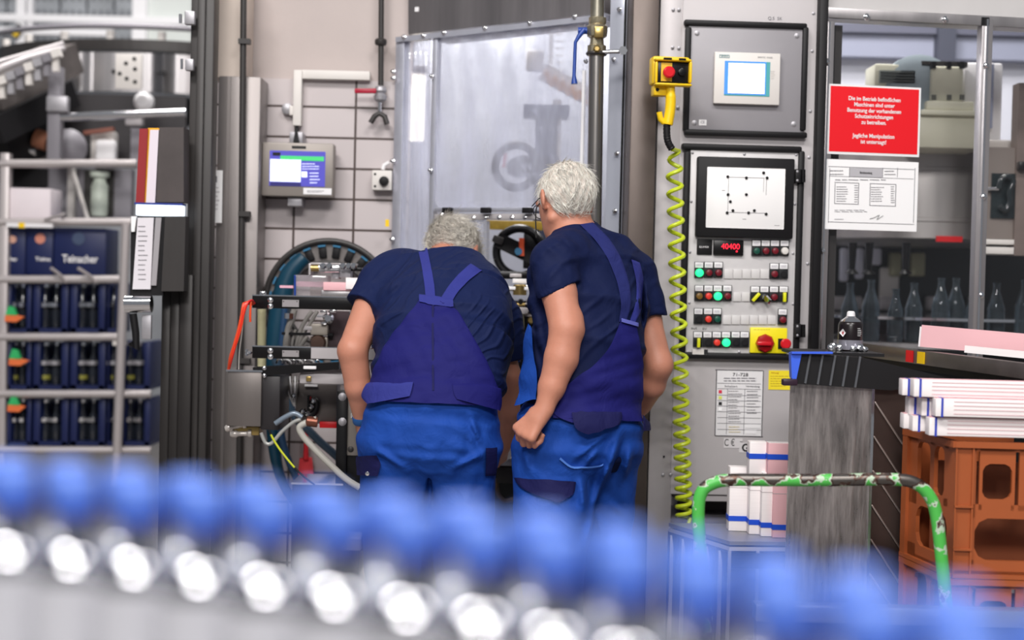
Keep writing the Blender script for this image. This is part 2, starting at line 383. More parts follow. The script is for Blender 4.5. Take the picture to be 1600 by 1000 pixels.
# straight section heading down-left
t = thing('incline_conveyor', 'dark incline conveyor with brackets leading into the steel bend', 'conveyor', P(40, 200, 8.2))
b = B(); b.bar(P(-30, 150, 8.0), P(98, 92, 8.5), .25, .16); b.put('side_frame', mat('dirty_grey_steel', '#77706d', .4, .5, noise=.3, nscale=6), t)
b = B(); b.bar(P(-30, 205, 8.0), P(90, 148, 8.4), .3, .14); b.bar(P(-20, 235, 8.2), P(75, 200, 8.6), .3, .2); b.put('lower_frame', black, t)
b = B(); b.tube([P(-30, 118, 7.8), P(40, 92, 7.9), P(98, 76, 8.2)], .018); b.tube([P(-30, 105, 7.8), P(98, 68, 8.2)], .012); b.put('guide_rail', steel_l, t)
for i in range(7):
    x = 2+i*14; y = 148-i*7; b = B(); b.bar(P(x, y-28, 7.82), P(x+2, y+6, 7.82), .03, .03); b.bar(P(x-4, y-20, 7.8), P(x+9, y-24, 7.8), .05, .04); b.put('bracket', (offwhite, alu, painted_g)[i % 3], t)
t = thing('conveyor_leg', 'grey square conveyor leg with clamp block', 'support leg', F8.pt(84, 260))
B().fbox(F8, 74, 104, 94, 262, -.05, .02, .003).put('leg', painted_g, t); B().fbox(F8, 72, 150, 105, 174, 0, .05, .006).put('clamp_block', alu, t)
b = B(); b.tube([F8.pt(95, 183, .0), F8.pt(290, 176, .0)], .022); ptag(b.put('tube_rail', chrome), 'shiny round tube rail below the steel conveyor bend', 'rail')
# clutter under bend
F85 = Face(100, 8.3)
t = thing('drive_unit', 'dark machine drive unit with pale housings under the conveyor bend', 'machine', F85.pt(180, 260))
B().fbox(F85, 95, 148, 290, 262, -.3, -.25).put('back_plate', mat('dark_plate_brown', '#2d2a2c', .5), t)  # one even dark colour for the plate
B().fbox(F85, 140, 203, 178, 262, -.1, .0, .02).put('housing', offwhite, t); B().fbox(F85, 148, 218, 180, 262, 0, .06, .02).put('housing', white, t)
B().lathe(F85.pt(110, 232, .02), [(.09, 0), (.1, .04), (.07, .07), (.03, .09)], 24, axis=F85.n).put('wheel', painted_g, t)
B().lathe(F85.pt(227, 160, .0), [(.05, 0), (.05, .05), (.03, .07)], 16, axis=F85.n).put('lamp_cap', white, t)
b = B(); b.bar(F85.pt(132, 208, .03), F85.pt(178, 202, .03), .05, .02); b.put('brown_cover', mat('brown_cover', '#8a5648', .5), t)
b = B(); b.fbox(F85, 204, 200, 218, 262, 0, .04); b.put('support_post', painted_g, t)
b = B(); b.fbox(F85, 195, 178, 222, 196, 0, .06, .01); b.put('gear_case', steel_l, t)
t = thing('machine_cover', 'pile of grey machine covers with a dark slot below the top rack rail', 'machine', F85.pt(40, 260))
B().fbox(Face(100, 9.1), -10, 190, 74, 262, -.3, -.15).put('cover_panel', mat('grey_brown', '#57514f', .5), t)
b = B().cyl(F85.pt(-10, 232, .0), F85.pt(58, 235, .0), .035); b.put('roller', chrome, t)
b = B().cyl(F85.pt(55, 215, .0), F85.pt(75, 222, .0), .05); b.put('orange_motor', mat('brown_orange', '#a06a50', .5), t)
B().fbox(F85, -10, 262, 205, 345, -.2, -.12).put('back_panel', painted_g, t)
B().fbox(F85, 20, 263, 74, 292, -.12, -.1).put('dark_slot', black, t); B().fbox(F85, 131, 266, 177, 336, -.12, -.1).put('dark_recess', mat('recess', '#2a2826', .6), t)
B().fbox(F85, 105, 262, 115, 345, -.1, -.06).put('upright', offwhite, t)
b = B(); b.tube([F85.pt(112, 262, -.02), F85.pt(137, 342, -.02)], .012); b.put('diagonal_stay', offwhite, t)
b = B(); pp = F85.pt(155, 338, -.05); b.lathe(pp, [(.04, 0), (.045, .02), (.045, .16), (.035, .18), (.03, .2), (.05, .21), (.05, .235)], 20); single(b, 'plastic_canister', mat('pale_green_plastic', '#bcc5b8', .4, noise=.15), 'pale green-white canister standing in the dark recess', 'canister')
# crate rack
t = thing('crate_rack', 'pale steel tube rack holding the navy crates', 'rack', (F8.pt(90, 700).x, 8.0, 0))
rk = mat('rack_steel', '#b9b2b1', .4, .4)
B().fbox(F8, -6, 240, 8, 1000, -.03, .03, .004).put('post', rk, t)
B().tube([F8.pt(197, 350, .05), F8.pt(190, 520, .05), F8.pt(181, 760, .05)], .024).put('post', rk, t)
for (x0, x1, y0, y1) in ((0, 214, 249, 262), (-6, 206, 341, 353), (-6, 195, 430, 443), (-6, 195, 520, 533), (-6, 236, 609, 622), (-6, 236, 697, 710)):
    B().tube([F8.pt(x0, (y0+y1)/2, .02), F8.pt(x1, (y0+y1)/2, .02)], .021).put('rail', rk, t)
for x0, x1 in ((80, 103), (122, 150)):
    B().tube([F8.pt(x0, 419, .1), F8.pt((x0+x1)/2+3, 430, .06), F8.pt(x1, 441, .03)], .009).put('hook', rk, t)
B().tube([F8.pt(70, 343, .05), F8.pt(88, 338, .1), F8.pt(101, 334, .12), F8.pt(98, 341, .08)], .008).put('hook', rk, t)
B().fbox(F8, 176, 533, 195, 540, .0, .05).put('clip', offwhite, t)
t = thing('carton', 'plain white carton on the rack left of the grey machine panels', 'box', F8.pt(42, 342))
B().fbox(F8, 8, 294, 79, 342, -.2, 0, .004).put('carton_body', mat('white_carton', '#e2d8dc', .6, noise=.03), t)
t = thing('price_rail', 'white label rail with a yellow tag under the top shelf', 'label strip', F8.pt(45, 350))
B().fbox(F8, 10, 349, 82, 355, 0, .05).put('rail_strip', white, t); B().fbox(F8, 29, 348, 38, 356, .05, .055).put('yellow_tag', yellow, t)
# top crates with printed fronts
def printed_crate(x0, x1, label, word, emb, wx):
    t = thing('bottle_crate', label, 'crate', F8.pt((x0+x1)/2, 432), 'printed navy crates on the upper rack shelf')
    b = B().fbox(F8, x0+.5, 356, x1-.5, 430, -.28, -.02, .006); b.fbox(F8, x0+.5, 356, x1-.5, 362, -.02, -.012); b.put('crate_body', navy, t)
    if word: text(word[0], F8, wx, 405, word[1], white, t, off=-.016, width=word[2], bold=.02)
    if emb: 
        b = B(); p = F8.pt(emb[0], emb[1], -.02); b.lathe(p, [(emb[2]*8/FPX, 0), (emb[2]*8/FPX, .004)], 14, axis=F8.n); b.put('round_emblem', mat('emblem_'+emb[3][1:], emb[3], .5), t)
    return t
printed_crate(8, 40, 'navy crate cut by the picture edge, green and pink emblem, leftmost on the shelf', ('acher', 6, 18), (20, 374, 6, '#c99a86'), 18)
printed_crate(40, 83, 'navy crate with an orange-pink round emblem, second on the shelf', ('Teina', 6, 24), (63, 373, 8, '#c9826e'), 67)
printed_crate(83, 166, 'large navy crate with white gothic lettering, rightmost on the upper shelf', ('Teinacher', 12, 56), (123, 373, 10, '#3c4a66'), 125)
b = B().lathe(F8.pt(10, 373, -.02), [(.02, 0), (.02, .005)], 12, axis=F8.n); b.put('round_emblem', mat('emblem_green', '#7fa83a', .5), bpy.data.objects['bottle_crate'])
# lower crates with cut-outs and bottles
clearb = mat('bottle_dark_glass', '#20242c', .06, 0, spec=1.0)
def open_crate(x0, x1, y0, y1, label, kind):
    t = thing('bottle_crate', label, 'crate', F8.pt((x0+x1)/2, y1), 'open-fronted navy crates on the lower rack shelves')
    m = (x1-x0)*.21; b = B()
    b.fbox(F8, x0+1.8, y0, x0+m, y1, -.3, -.01, .003); b.fbox(F8, x1-m, y0, x1-1.8, y1, -.3, -.01, .003); b.fbox(F8, x0+2.4, y1-7, x1-2.4, y1, -.3, -.01); b.fbox(F8, x0+2, y0, x1-2, y1, -.3, -.28)
    b.put('crate_body', navy, t)
    cx_ = (x0+x1)/2; F = F8
    for k, dx in enumerate((-.15, .15)):
        xx = cx_+dx*(x1-x0)
        p = F.pt(xx, y1-8, -.1); h = (F.pt(xx, y0+6, -.1)-p).z
        o = B().lathe(p, [(.028, 0), (.03, .01), (.03, h*.5), (.014, h*.78), (.012, h*.97), (.012, h)], 12).put('bottle', clearb, t)
        q = p+V((0, 0, h)); B().lathe(q, [(.016, 0), (.016, .018)], 10).put('bottle_cap', chrome if kind != 2 else offwhite, o)
        q2 = p+V((0, -.03, h*.52)); B().lathe(q2, [(.031, 0), (.031, h*.1)], 10).put('bottle_label', chrome if kind == 0 else alu, o)
        if kind == 1 and k == 0: B().lathe(p+V((0, -.01, .03)), [(.031, 0), (.031, .022)], 10).put('bottle_label', mat('yellow_label', '#8f8c3a', .5), o)
rows = ((443, 520), (534, 609), (623, 697)); cn = ('upper', 'middle', 'bottom')
colz = ((8, 50, 'left edge'), (50, 108, 'second from left'), (108, 166, 'third from left'))
for i, (y0, y1) in enumerate(rows):
    for x0, x1, nm in colz: open_crate(x0, x1, y0, y1, 'open navy crate of bottles in the %s row, %s column' % (cn[i], nm), i % 2)
    for x0, x1, nm in ((166, 184, 'narrow fourth'), (184, 236, 'right-hand')):
        if i == 0 and x1 > 190: continue
        open_crate(x0, x1, y0, y1, 'open navy crate of bottles in the %s row, %s column behind the rack post' % (cn[i], nm), i % 2)
gp = mat('green_bag', '#2fae62', .5); op = mat('orange_bag', '#e0703a', .5)
for (x, y, s_, lab) in ((20, 492, 1, 'green and tan bag lying in the upper left crate'), (26, 560, 1.1, 'green and orange bag hanging in the middle left crate'), (24, 632, .9, 'green and orange bag in the bottom left crate')):
    t = thing('plastic_bag', lab, 'bag', F8.pt(x, y+10, .03))
    b = B(); b.prism([F8.pt(x-9, y, .02), F8.pt(x-4, y-14*s_, .02), F8.pt(x+4, y-12*s_, .02), F8.pt(x+9, y+1, .02)], F8.n*.03); b.put('green_top', gp, t)
    b = B(); b.prism([F8.pt(x-10, y+10, .02), F8.pt(x-9, y, .02), F8.pt(x+8, y, .02), F8.pt(x+20*s_, y+3, .02), F8.pt(x+8, y+11, .02)], F8.n*.03); b.put('orange_bottom', op, t)
# stand with folders and paper, by the dark post
F6 = Face(230, 5.75)
t = thing('ring_binder', 'dark red binder with yellow edge and white pages hung by the dark post', 'binder', F6.pt(230, 318))
def slat(x0t, x1t, x0b, x1b, y0, y1, d0, d1): 
    p = [F6.pt(x0t, y0, d1), F6.pt(x1t, y0, d1), F6.pt(x1b, y1, d1), F6.pt(x0b, y1, d1)]; return B().prism(p, F6.n*-(d1-d0))
slat(218, 231, 212, 225, 201, 318, -.1, 0).put('cover', mat('binder_red', '#8f1f24', .5), t)
slat(231, 249, 225, 243, 200, 317, -.1, -.01).put('edge', mat('binder_yellow', '#e0a21c', .5), t)
slat(234.5, 248, 228, 242, 203, 318, -.08, .0).put('pages', mat('pages', '#ddd3dc', .7), t)
b = slat(249, 287, 244, 287, 199, 316, -.1, 0); ptag(b.put('clipboard_case', mat('case_dark', '#47403f', .5, noise=.15)), 'dark grey document case behind the red binder', 'case')
t = thing('lamp_tube', 'glowing bluish white light box under the red binder', 'lamp', F6.pt(247, 337))
B().fbox(F6, 212, 319, 284, 337, -.06, 0, .004).put('diffuser', mat('tube_glow', '#e6f3ff', .4, emit=1.6), t); B().fbox(F6, 210, 317, 285, 320, -.06, .004).put('housing', mat('housing_blue', '#2a3a8a', .4), t)
t = thing('paper_holder', 'black holder with a long white printed sheet beside the dark post', 'document holder', F6.pt(230, 455))
slat(205, 262, 203, 255, 338, 462, -.03, -.01).put('backing', black, t)
slat(215, 240, 207, 235, 340, 452, -.01, .002).put('sheet', mat('sheet_grey', '#dcd7dc', .6), t)
slat(243, 252, 236, 244, 340, 446, -.01, 0).put('sheet_edge', mat('grey_card', '#9c989b', .6), t)
slat(205, 213, 205, 210, 338, 362, -.01, .004).put('sheet', paper, t)
lines(F6, 216, 350, 231, 440, 12, ink, t, off=.004, t=.15)
slat(258, 290, 252, 287, 338, 455, -.06, .01).put('side_panel', darkg, t)
t = thing('rotary_tool', 'short chrome cylinder with a dark curved arm below the paper holder', 'fitting', P(216, 560, 6.2))
B().cyl(F6.pt(196, 475), F6.pt(237, 475), .032).put('chrome_cylinder', chrome, t)
B().tube([F6.pt(208, 490), F6.pt(212, 520), F6.pt(213, 545), F6.pt(205, 535)], .014).put('curved_arm', black, t)
B().fbox(F6, 221, 492, 236, 530, -.02, 0, .003).put('plate', alu, t)

# ============================================================ WALL FIXTURES
t = thing('cable_duct', 'pale angled cable duct on the tiles above the wall terminal', 'cable duct', FW_.pt(465, 195))
B().fbox(FW_, 458, 109, 471, 196, 0, .05, .003).put('duct', offwhite, t); B().fbox(FW_, 471, 110, 578, 124, 0, .04, .003).put('duct', offwhite, t)
B().lathe(FW_.pt(450, 171, .0), [(.022, 0), (.022, .03), (.012, .035)], 14, axis=FW_.n).put('cable_gland', alu, t)
B().fbox(FW_, 452, 165, 460, 180, 0, .04, .003).put('junction', offwhite, t)
B().tube([FW_.pt(464, 196, .03), FW_.pt(463, 225, .06)], .008).put('cable', black, t)
t = thing('wall_terminal', 'grey wall-mounted terminal with lit blue and green screen', 'terminal', FW_.pt(463, 320))
FT = Face(463, 6.17, 1)
B().fbox(FT, 409, 223, 521, 307, -.09, 0, .006).put('housing', mat('terminal_grey', '#8d8680', .45, .3), t)
s_ = B().fbox(FT, 421, 236, 508, 291, 0, .003).put('screen', mat('screen_violet', '#4b48a8', .3, emit=.55), t)
B().fbox(FT, 422, 249, 470, 284, .003, .0045).put('screen_window', mat('screen_white', '#dfe6ff', .3, emit=.75), s_)
B().fbox(FT, 438, 244, 506, 251, .003, .0045).put('green_bar', mat('screen_green', '#3fb86a', .3, emit=.7), s_)
B().fbox(FT, 426, 238, 438, 243, .0045, .0055).put('screen_tab', black, s_); B().fbox(FT, 422, 285, 470, 290, .003, .0045).put('screen_footer', mat('screen_navy', '#2c2a68', .3, emit=.3), s_)
B().fbox(FT, 471, 268, 480, 277, .003, .0045).put('screen_icon', MATS['screen_white'], s_)
lines(FT, 472, 254, 500, 266, 3, MATS['screen_white'], s_, off=.0045); lines(FT, 484, 268, 500, 288, 4, MATS['screen_white'], s_, off=.0045)
B().fbox(FT, 456, 228, 478, 232, 0, .002).put('maker_plate', inkb, t)
pl = B().fbox(FT, 474, 294, 518, 304, 0, .003).put('label_plate', white, t); lines(FT, 480, 297, 512, 301, 2, ink, pl, off=.0045)
B().fbox(FT, 452, 206, 473, 224, -.13, -.02, .004).put('mount', alu, t); B().prism([FT.pt(458, 222, .0), FT.pt(467, 222, .0), FT.pt(464, 204, .0), FT.pt(461, 204, .0)], FT.n*-.02).put('cable_gland', black, t)
B().fbox(FT, 449, 308, 472, 322, -.13, -.03, .004).put('mount', alu, t)
t = thing('switch_box', 'small grey wall switch box with black rotary knob near the machine edge', 'switch', FW_.pt(594, 297))
B().fbox(FW_, 581, 266, 612, 297, 0, .06, .004).put('box', offwhite, t); B().lathe(FW_.pt(600, 283, .06), [(.02, 0), (.018, .02), (.01, .022)], 16, axis=FW_.n).put('knob', black, t)
bolts(FW_, ((586, 272), (586, 291)), 1.6, .06, .004, black, t, 'screw'); B().tube([FW_.pt(598, 265, .03), FW_.pt(600, 258, .03), FW_.pt(608, 254, .03)], .008).put('cable', white, t)
t = thing('drop_pipe', 'dark vertical pipe on the wall with clamp and red-handled valve', 'pipe', FW_.pt(595, 190))
FP_ = FW_.off(.05)
B().tube([FP_.pt(596, -40), FP_.pt(595, 140)], .011).put('pipe', darkg, t)
B().lathe(FP_.pt(595, 66)-V((0, 0, .012)), [(.02, 0), (.024, .006), (.024, .02), (.018, .026)], 14).put('clamp', darkg, t)
va = B(); va.lathe(FP_.pt(594, 160), [(.012, 0), (.024, .01), (.026, .025), (.018, .035), (.026, .045), (.022, .06), (.012, .066)], 14); va.put('valve_body', alu, t)
B().bar(FP_.pt(588, 142, .03), FP_.pt(554, 142, .03), .012, .02, bev=.004).put('valve_handle', mat('valve_red', '#a11230', .4), t)
B().tube([FP_.pt(593, 160), FP_.pt(593, 178)], .008).put('stub', chrome, t)
B().tube([FP_.pt(579, 192), FP_.pt(585, 182), FP_.pt(593, 177), FP_.pt(601, 182), FP_.pt(605, 194)], .011).put('y_branch', darkg, t)
b = B().fbox(Face(605, 6.2), 602, 343, 608, 354, 0, .004); single(b, 'yellow_sticker', yellow, 'tiny yellow sticker beside the machine edge above the hose reel', 'sticker')
# hose reel
HC = FW_.pt(512, 475, .10)
t = thing('hose_reel', 'large round grey hose reel with slotted rim on the tiles', 'hose reel', V((HC.x, HC.y+.1, HC.z-.28)))
Rr = px2m(99, 6.2)
b = B(); seg = 64; b.lathe(HC+V((0, .06, 0)), [(Rr*.66, 0), (Rr*.66, .03), (Rr, .03), (Rr, 0), (Rr*.66, 0)], seg, axis=(0, -1, 0), cap=False); b.put('rim_disc', mat('reel_grey', '#6f6a68', .5, .2), t)
for k in range(24):
    b = B(); a = 2*math.pi*(k+.5)/24; c_ = HC+V((math.cos(a)*Rr*.83, .023, math.sin(a)*Rr*.83)); b.box(c_, (Rr*.2, .016, Rr*.12), Matrix.Rotation(-a, 3, 'Y'), .004); b.put('rim_slot', black, t)
for k in range(24):
    b = B(); a = 2*math.pi*(k+.5)/24; c_ = HC+V((math.cos(a)*Rr*.92, .013, math.sin(a)*Rr*.92)); b.box(c_, (Rr*.03, .01, Rr*.12), Matrix.Rotation(-a, 3, 'Y')); b.put('rim_slot_edge', mat('teal_plastic', '#2d6d92', .4), t)
B().ring(HC+V((0, .02, 0)), Rr, .012, (0, 1, 0), 64).put('outer_ring', darkg, t)
B().ring(HC+V((0, .03, 0)), Rr*.66, .008, (0, 1, 0), 64).put('inner_ring', darkg, t)
FH = FW_.off(.17)
hose = mat('teal_hose', '#123c50', .35)
t = thing('air_hose', 'thick teal hose looping from the reel down along the tiles', 'hose', FH.pt(430, 600))
hp_ = smooth_path([FH.pt(*q) for q in ((476, 402), (452, 430), (438, 480), (431, 540), (427, 610), (428, 690), (440, 750), (470, 795), (520, 825), (565, 840))])
B().tube(hp_, [.016+.026*math.exp(-((i-18)/22)**2) for i in range(len(hp_))]).put('hose', hose, t)
B().tube(smooth_path([FH.pt(q[0], q[1], .03) for q in ((446, 470), (440, 540), (436, 620), (442, 690), (462, 745), (490, 790), (530, 812))]), .014).put('hose', mat('dark_blue_hose', '#24405f', .35), t)
FH2 = FW_.off(.25)
t = thing('air_hose', 'grey-blue hose crossing behind the black upright towards the floor', 'hose', FH2.pt(500, 690))
B().tube(smooth_path([FH2.pt(*q) for q in ((430, 560), (446, 610), (460, 650), (482, 672), (500, 690), (525, 712), (560, 745))]), .016).put('hose', mat('slate_hose', '#3c5266', .35), t)
t = thing('dustpan', 'red plastic dustpan hanging handle-up on the tiles', 'dustpan', FW_.pt(477, 752))
rp = mat('red_plastic', '#e5313b', .4)
B().prism([FW_.pt(468, 716, .04), FW_.pt(487, 715, .04), FW_.pt(491, 752, .06), FW_.pt(465, 752, .06)], V((0, .02, 0))).put('pan', rp, t)
B().tube([FW_.pt(478, 718, .04), FW_.pt(478, 692, .04), FW_.pt(478, 672, .03)], [.012, .009, .008]).put('handle', rp, t)
# ============================================================ CONTROL CABINET
FK = Face(1055, 5.6, 3)       # cabinet front
cab = thing('control_cabinet', 'tall light steel control cabinet with two black-framed panels', 'control cabinet', (FK.pt(1165, 1000).x, 5.8, 0))
b = B().fbox(FK, 1020, -60, 1057, 1010, -.4, -.004, .003); b.put('side_panel', steel_l, cab)
b = B().fbox(FK, 1058.5, -60, 1274, 776, -.4, 0, .003); b.put('front_panel', mat('cabinet_front', '#bdb8b9', .6, .0, noise=.04, nscale=3), cab)
B().fbox(FK, 1058, 776, 1274, 784, -.4, -.002).put('ledge', steel_l, cab)
B().fbox(FK, 1058, 784, 1274, 812, -.42, -.25).put('recess', mat('brown_recess', '#6f6660', .5), cab)
B().fbox(FK, 1045, 812, 1274, 1010, -.45, -.02).put('plinth', painted_g, cab)
bolts(FK, ((1052, 15), (1061, 15), (1051, 74), (1061, 75), (1059, 168), (1271, 21), (1269, 80), (1266, 174), (1264, 246), (1262, 412), (1036, 742), (1048, 742)), 2.2, 0, .004, alu, cab, 'screw')
B().fbox(FK, 1036, 712, 1039, 715, 0, .002).put('hole', black, cab)
# dark columns left of it
FQ = Face(997, 5.55, 4)
struct(B().fbox(FQ, 978, -60, 1018, 1010, -.25, 0, .004), 'trim_5', steel_d)
FG = Face(1282, 5.58, 3)
struct(B().fbox(FG, 1275, -60, 1288, 562, -.3, .0, .003), 'trim_6', black)
# upper framed door with touch panel
dr = B().fbox(FK, 1074, 36, 1258, 210, .0, .018, .004).put('door', mat('door_grey', '#928f93', .45, .1, noise=.04, nscale=5), cab)
B().frame(FK, 1070, 33, 1262, 213, 9, .0, .03, .006).put('rubber_frame', black, cab)
bolts(FK, ((1089, 52), (1245, 56), (1085, 192), (1240, 194)), 3.4, .018, .005, alu, cab, 'screw')
b = B().fbox(FK, 1092, 187, 1104, 196, .018, .020); s_ = b.put('small_label', white, cab); text('CE', FK, 1098, 191, 4, ink, s_, off=.0205)
text('Q.5  5K', FK, 1211, 29, 5, ink, cab, off=.001)
hm = B().fbox(FK, 1116, 82, 1219, 163, .018, .04, .004).put('touch_panel', offwhite, cab)
B().fbox(FK, 1132, 96, 1203, 150, .04, .0415).put('bezel', mat('bezel_teal', '#4fa3a8', .4), hm)
B().fbox(FK, 1132, 96, 1197, 148, .0415, .0425).put('bezel_blue', mat('bezel_blue', '#4a8ddc', .35, emit=.3), hm)
def scr_mat():
    m = mat('lit_screen', '#fdf6f4', .3, emit=1.15); nt = m.node_tree; tc = nt.nodes.new('ShaderNodeTexCoord'); g = nt.nodes.new('ShaderNodeTexNoise'); g.inputs['Scale'].default_value = 14
    r = nt.nodes.new('ShaderNodeValToRGB'); r.color_ramp.elements[0].color = lin('#f6dcef'); r.color_ramp.elements[1].color = lin('#fffbe6'); r.color_ramp.elements[0].position = .35; r.color_ramp.elements[1].position = .6
    nt.links.new(tc.outputs['Object'], g.inputs[0]); nt.links.new(g.outputs[0], r.inputs[0]); nt.links.new(r.outputs[0], nt.nodes['Principled BSDF'].inputs['Emission Color']); return m
B().fbox(FK, 1138, 99, 1195, 146, .0425, .0435).put('lit_screen', scr_mat(), hm)
b = B().frame(FK, 1124, 85.5, 1140, 90.5, .8, .04, .0408); b.put('logo_oval', mat('logo_teal', '#3f7d83', .5), hm); text('SIEMENS', FK, 1132, 88, 2.6, MATS['logo_teal'], hm, off=.0405, width=12)
text('SIMATIC  PANEL', FK, 1196, 90, 2.6, ink, hm, off=.0405, width=24)
lines(FK, 1204, 110, 1212, 124, 5, mat('faint', '#c4bfba', .6), hm, off=.041)
# lower frame: operator panel
B().frame(FK, 1066, 226, 1254, 562, 10, 0, .032, .007).put('rubber_frame', black, cab)
opn = B().fbox(FK, 1075, 235, 1246, 553, 0, .02, .002).put('operator_panel', mat('panel_white', '#cfcccc', .42, .1, noise=.05, nscale=12), cab)
bolts(FK, ((1082, 239), (1163, 241), (1244, 242), (1080, 315), (1242, 319), (1078, 394), (1239, 396), (1077, 473), (1239, 475), (1075, 550), (1155, 550)), 1.8, .02, .004, alu, opn, 'screw')
for y in (275, 517):
    h_ = B().fbox(FK, 1243, y-11, 1252, y+11, .02, .045, .003).put('hinge', black, opn); B().cyl(FK.pt(1255, y-10, .04), FK.pt(1255, y+10, .04), .008).put('hinge_pin', blackm, h_)
    bolts(FK, ((1246, y-7), (1246, y+7)), 1.5, .045, .002, alu, h_, 'screw')
sf = B().fbox(FK, 1089, 246, 1241, 372, .02, .05, .006).put('diagram_frame', black, opn)
dp = B().fbox(FK, 1104, 262, 1226, 357, .05, .052, .003).put('diagram_plate', mat('plate_white', '#f1efee', .35), sf)
for x, y in ((1137, 276), (1166, 278), (1193, 270), (1198.5, 278), (1137.5, 304), (1166, 304), (1141, 315), (1136, 332.5), (1145, 329), (1169.5, 332.5), (1178.5, 329), (1197, 334.5)):
    B().lathe(FK.pt(x, y, .052), [(.0052, 0), (.005, .004), (.002, .006)], 12, axis=FK.n).put('diagram_lamp', black, dp)
b = B()
for x0, y0, x1, y1 in ((1137, 277, 1195, 278), (1137.5, 276, 1138.3, 332), (1137, 332, 1197, 333), (1197, 278, 1197.8, 305), (1193, 278, 1193.6, 300)): b.fbox(FK, x0, y0, x1, y1, .052, .0525)
b.fbox(FK, 1160, 342, 1166, 343, .052, .0525); b.fbox(FK, 1128, 297, 1133, 298, .052, .0525); b.fbox(FK, 1210, 352, 1218, 352.8, .052, .0525)
b.put('diagram_lines', mat('diagram_ink', '#8f8c8e', .6), dp, flat=True)
# display row
B().fbox(FK, 1089, 374, 1113, 398, .02, .026, .002).put('counter_cover', black, opn); text('B|UMER', FK, 1100, 386, 3, white, bpy.data.objects['counter_cover'], off=.0265, width=15)
cd_ = B().fbox(FK, 1115, 375, 1162, 399, .02, .032, .003).put('counter_display', blackm, opn)
text('40400', FK, 1141.5, 385.5, 9, mat('led_red', '#ff2038', .4, emit=1.8), cd_, off=.0325, width=29, bold=.0)
B().fbox(FK, 1150, 391.5, 1152.5, 394, .032, .033).put('led_dot', MATS['led_red'], cd_)
ledg = mat('lamp_green_lit', '#1fd878', .4, emit=2.6); blk = mat('button_block', '#1e2022', .4)
dkg = mat('button_dark_green', '#0f4a3c', .35); dkr = mat('button_dark_red', '#6e1220', .35); brr = mat('button_bright_red', '#e03a2e', .35); amb = mat('button_amber', '#7a5a22', .35)
pw = px2m(14.6, 5.6)
def button(cx, y0, kind):
    """one labelled control: white legend plate above a black base"""
    x0, x1 = cx-7.1, cx+7.1
    e = B().fbox(FK, x0, y0, x1, y0+24.6, .02, .03, .001).put('push_button', blk, opn)
    B().fbox(FK, cx-6.3, y0+.8, cx+6.3, y0+9.3, .03, .032, .0005).put('legend_plate', white, e)
    lines(FK, cx-4.5, y0+3, cx+4.5, y0+7, 2, mat('legend_ink', '#a7a3ad', .7), e, off=.033, t=.3, jit=.1)
    c = FK.pt(cx, y0+17.3, .03)
    if kind in ('g', 'dr', 'r', 'G', 'a', 'w'):
        m = {'g': dkg, 'dr': dkr, 'r': brr, 'G': ledg, 'a': amb, 'w': offwhite}[kind]; R_ = {'G': .0145, 'r': .012, 'w': .0135}.get(kind, .012)
        B().lathe(c, [(R_, 0), (R_, .008), (R_*.85, .011), (R_*.4, .0125)], 20, axis=FK.n).put('button_cap', m, e)
    elif kind == 'k':
        B().lathe(c, [(.011, 0), (.011, .01), (.009, .012)], 16, axis=FK.n).put('key_switch', chrome, e)
        B().bar(c+FK.n*.012, c+FK.n*.03+V((.012, 0, -.016)), .01, .018).put('key', chrome, e)
    elif kind in ('y', 'yt'):
        B().lathe(c, [(.012, 0), (.012, .006)], 16, axis=FK.n).put('selector_base', black, e)
        d = V((.012, 0, .014)) if kind == 'yt' else V((0, 0, .017))
        B().bar(c+FK.n*.014-d, c+FK.n*.014+d, .011, .014, upv=FK.n, bev=.002).put('selector_knob', mat('selector_yellow', '#dfe01c', .4), e)
    else: B().lathe(c, [(.011, 0), (.011, .003)], 16, axis=FK.n).put('button_cap', black, e)
for xs, y0, ks in (((1182, 1196.5, 1211, 1226), 375, ('g', 'dr', 'dr', 'w')), ((1092.5, 1107.5, 1122.5), 409, ('G', 'dr', 'dr')), ((1210, 1224.5), 411, ('dr', 'n')),
                   ((1092.5, 1107, 1121.5, 1136.5), 445.5, ('a', 'r', 'G', 'dr')), ((1180, 1194.5, 1209.5, 1224.5), 447, ('yt', 'k', 'dr', 'y')),
                   ((1091.5, 1106.5, 1120.5), 481.5, ('n', 'r', 'g')), ((1223,), 482.5, ('dr',)), ((1090.5, 1105.5, 1120, 1134.5, 1149.5, 1163.5), 518, ('y', 'n', 'r', 'G', 'n', 'n'))):
    for x, k in zip(xs, ks): button(x, y0, k)
for (y0, y1, x0, x1) in ((421, 435.5, 1131, 1202), (457, 471, 1145, 1172), (493, 507, 1129, 1213)):
    n_ = max(1, round((x1-x0)/14.7)); st = (x1-x0)/n_
    for i in range(n_): B().fbox(FK, x0+i*st+.5, y0, x0+(i+1)*st-.5, y1, .02, .0245, .001).put('blank_plate', mat('blank_white', '#cfcccb', .45), opn)
ms = B().fbox(FK, 1172, 512, 1230, 552, .02, .03, .003).put('switch_plate', mat('switch_yellow', '#efe01a', .4), opn)
mc = FK.pt(1195, 536.5, .03); kd = mat('knob_red', '#a3161c', .22)
kn = B().lathe(mc, [(.034, 0), (.034, .008), (.029, .016), (.02, .018)], 8, axis=FK.n).put('main_switch_knob', kd, ms)
B().bar(mc+FK.n*.024-FK.u*.034, mc+FK.n*.024+FK.u*.018, .014, .02, upv=FK.n, bev=.004).put('knob_grip', mat('knob_red_light', '#c9202a', .2), kn)
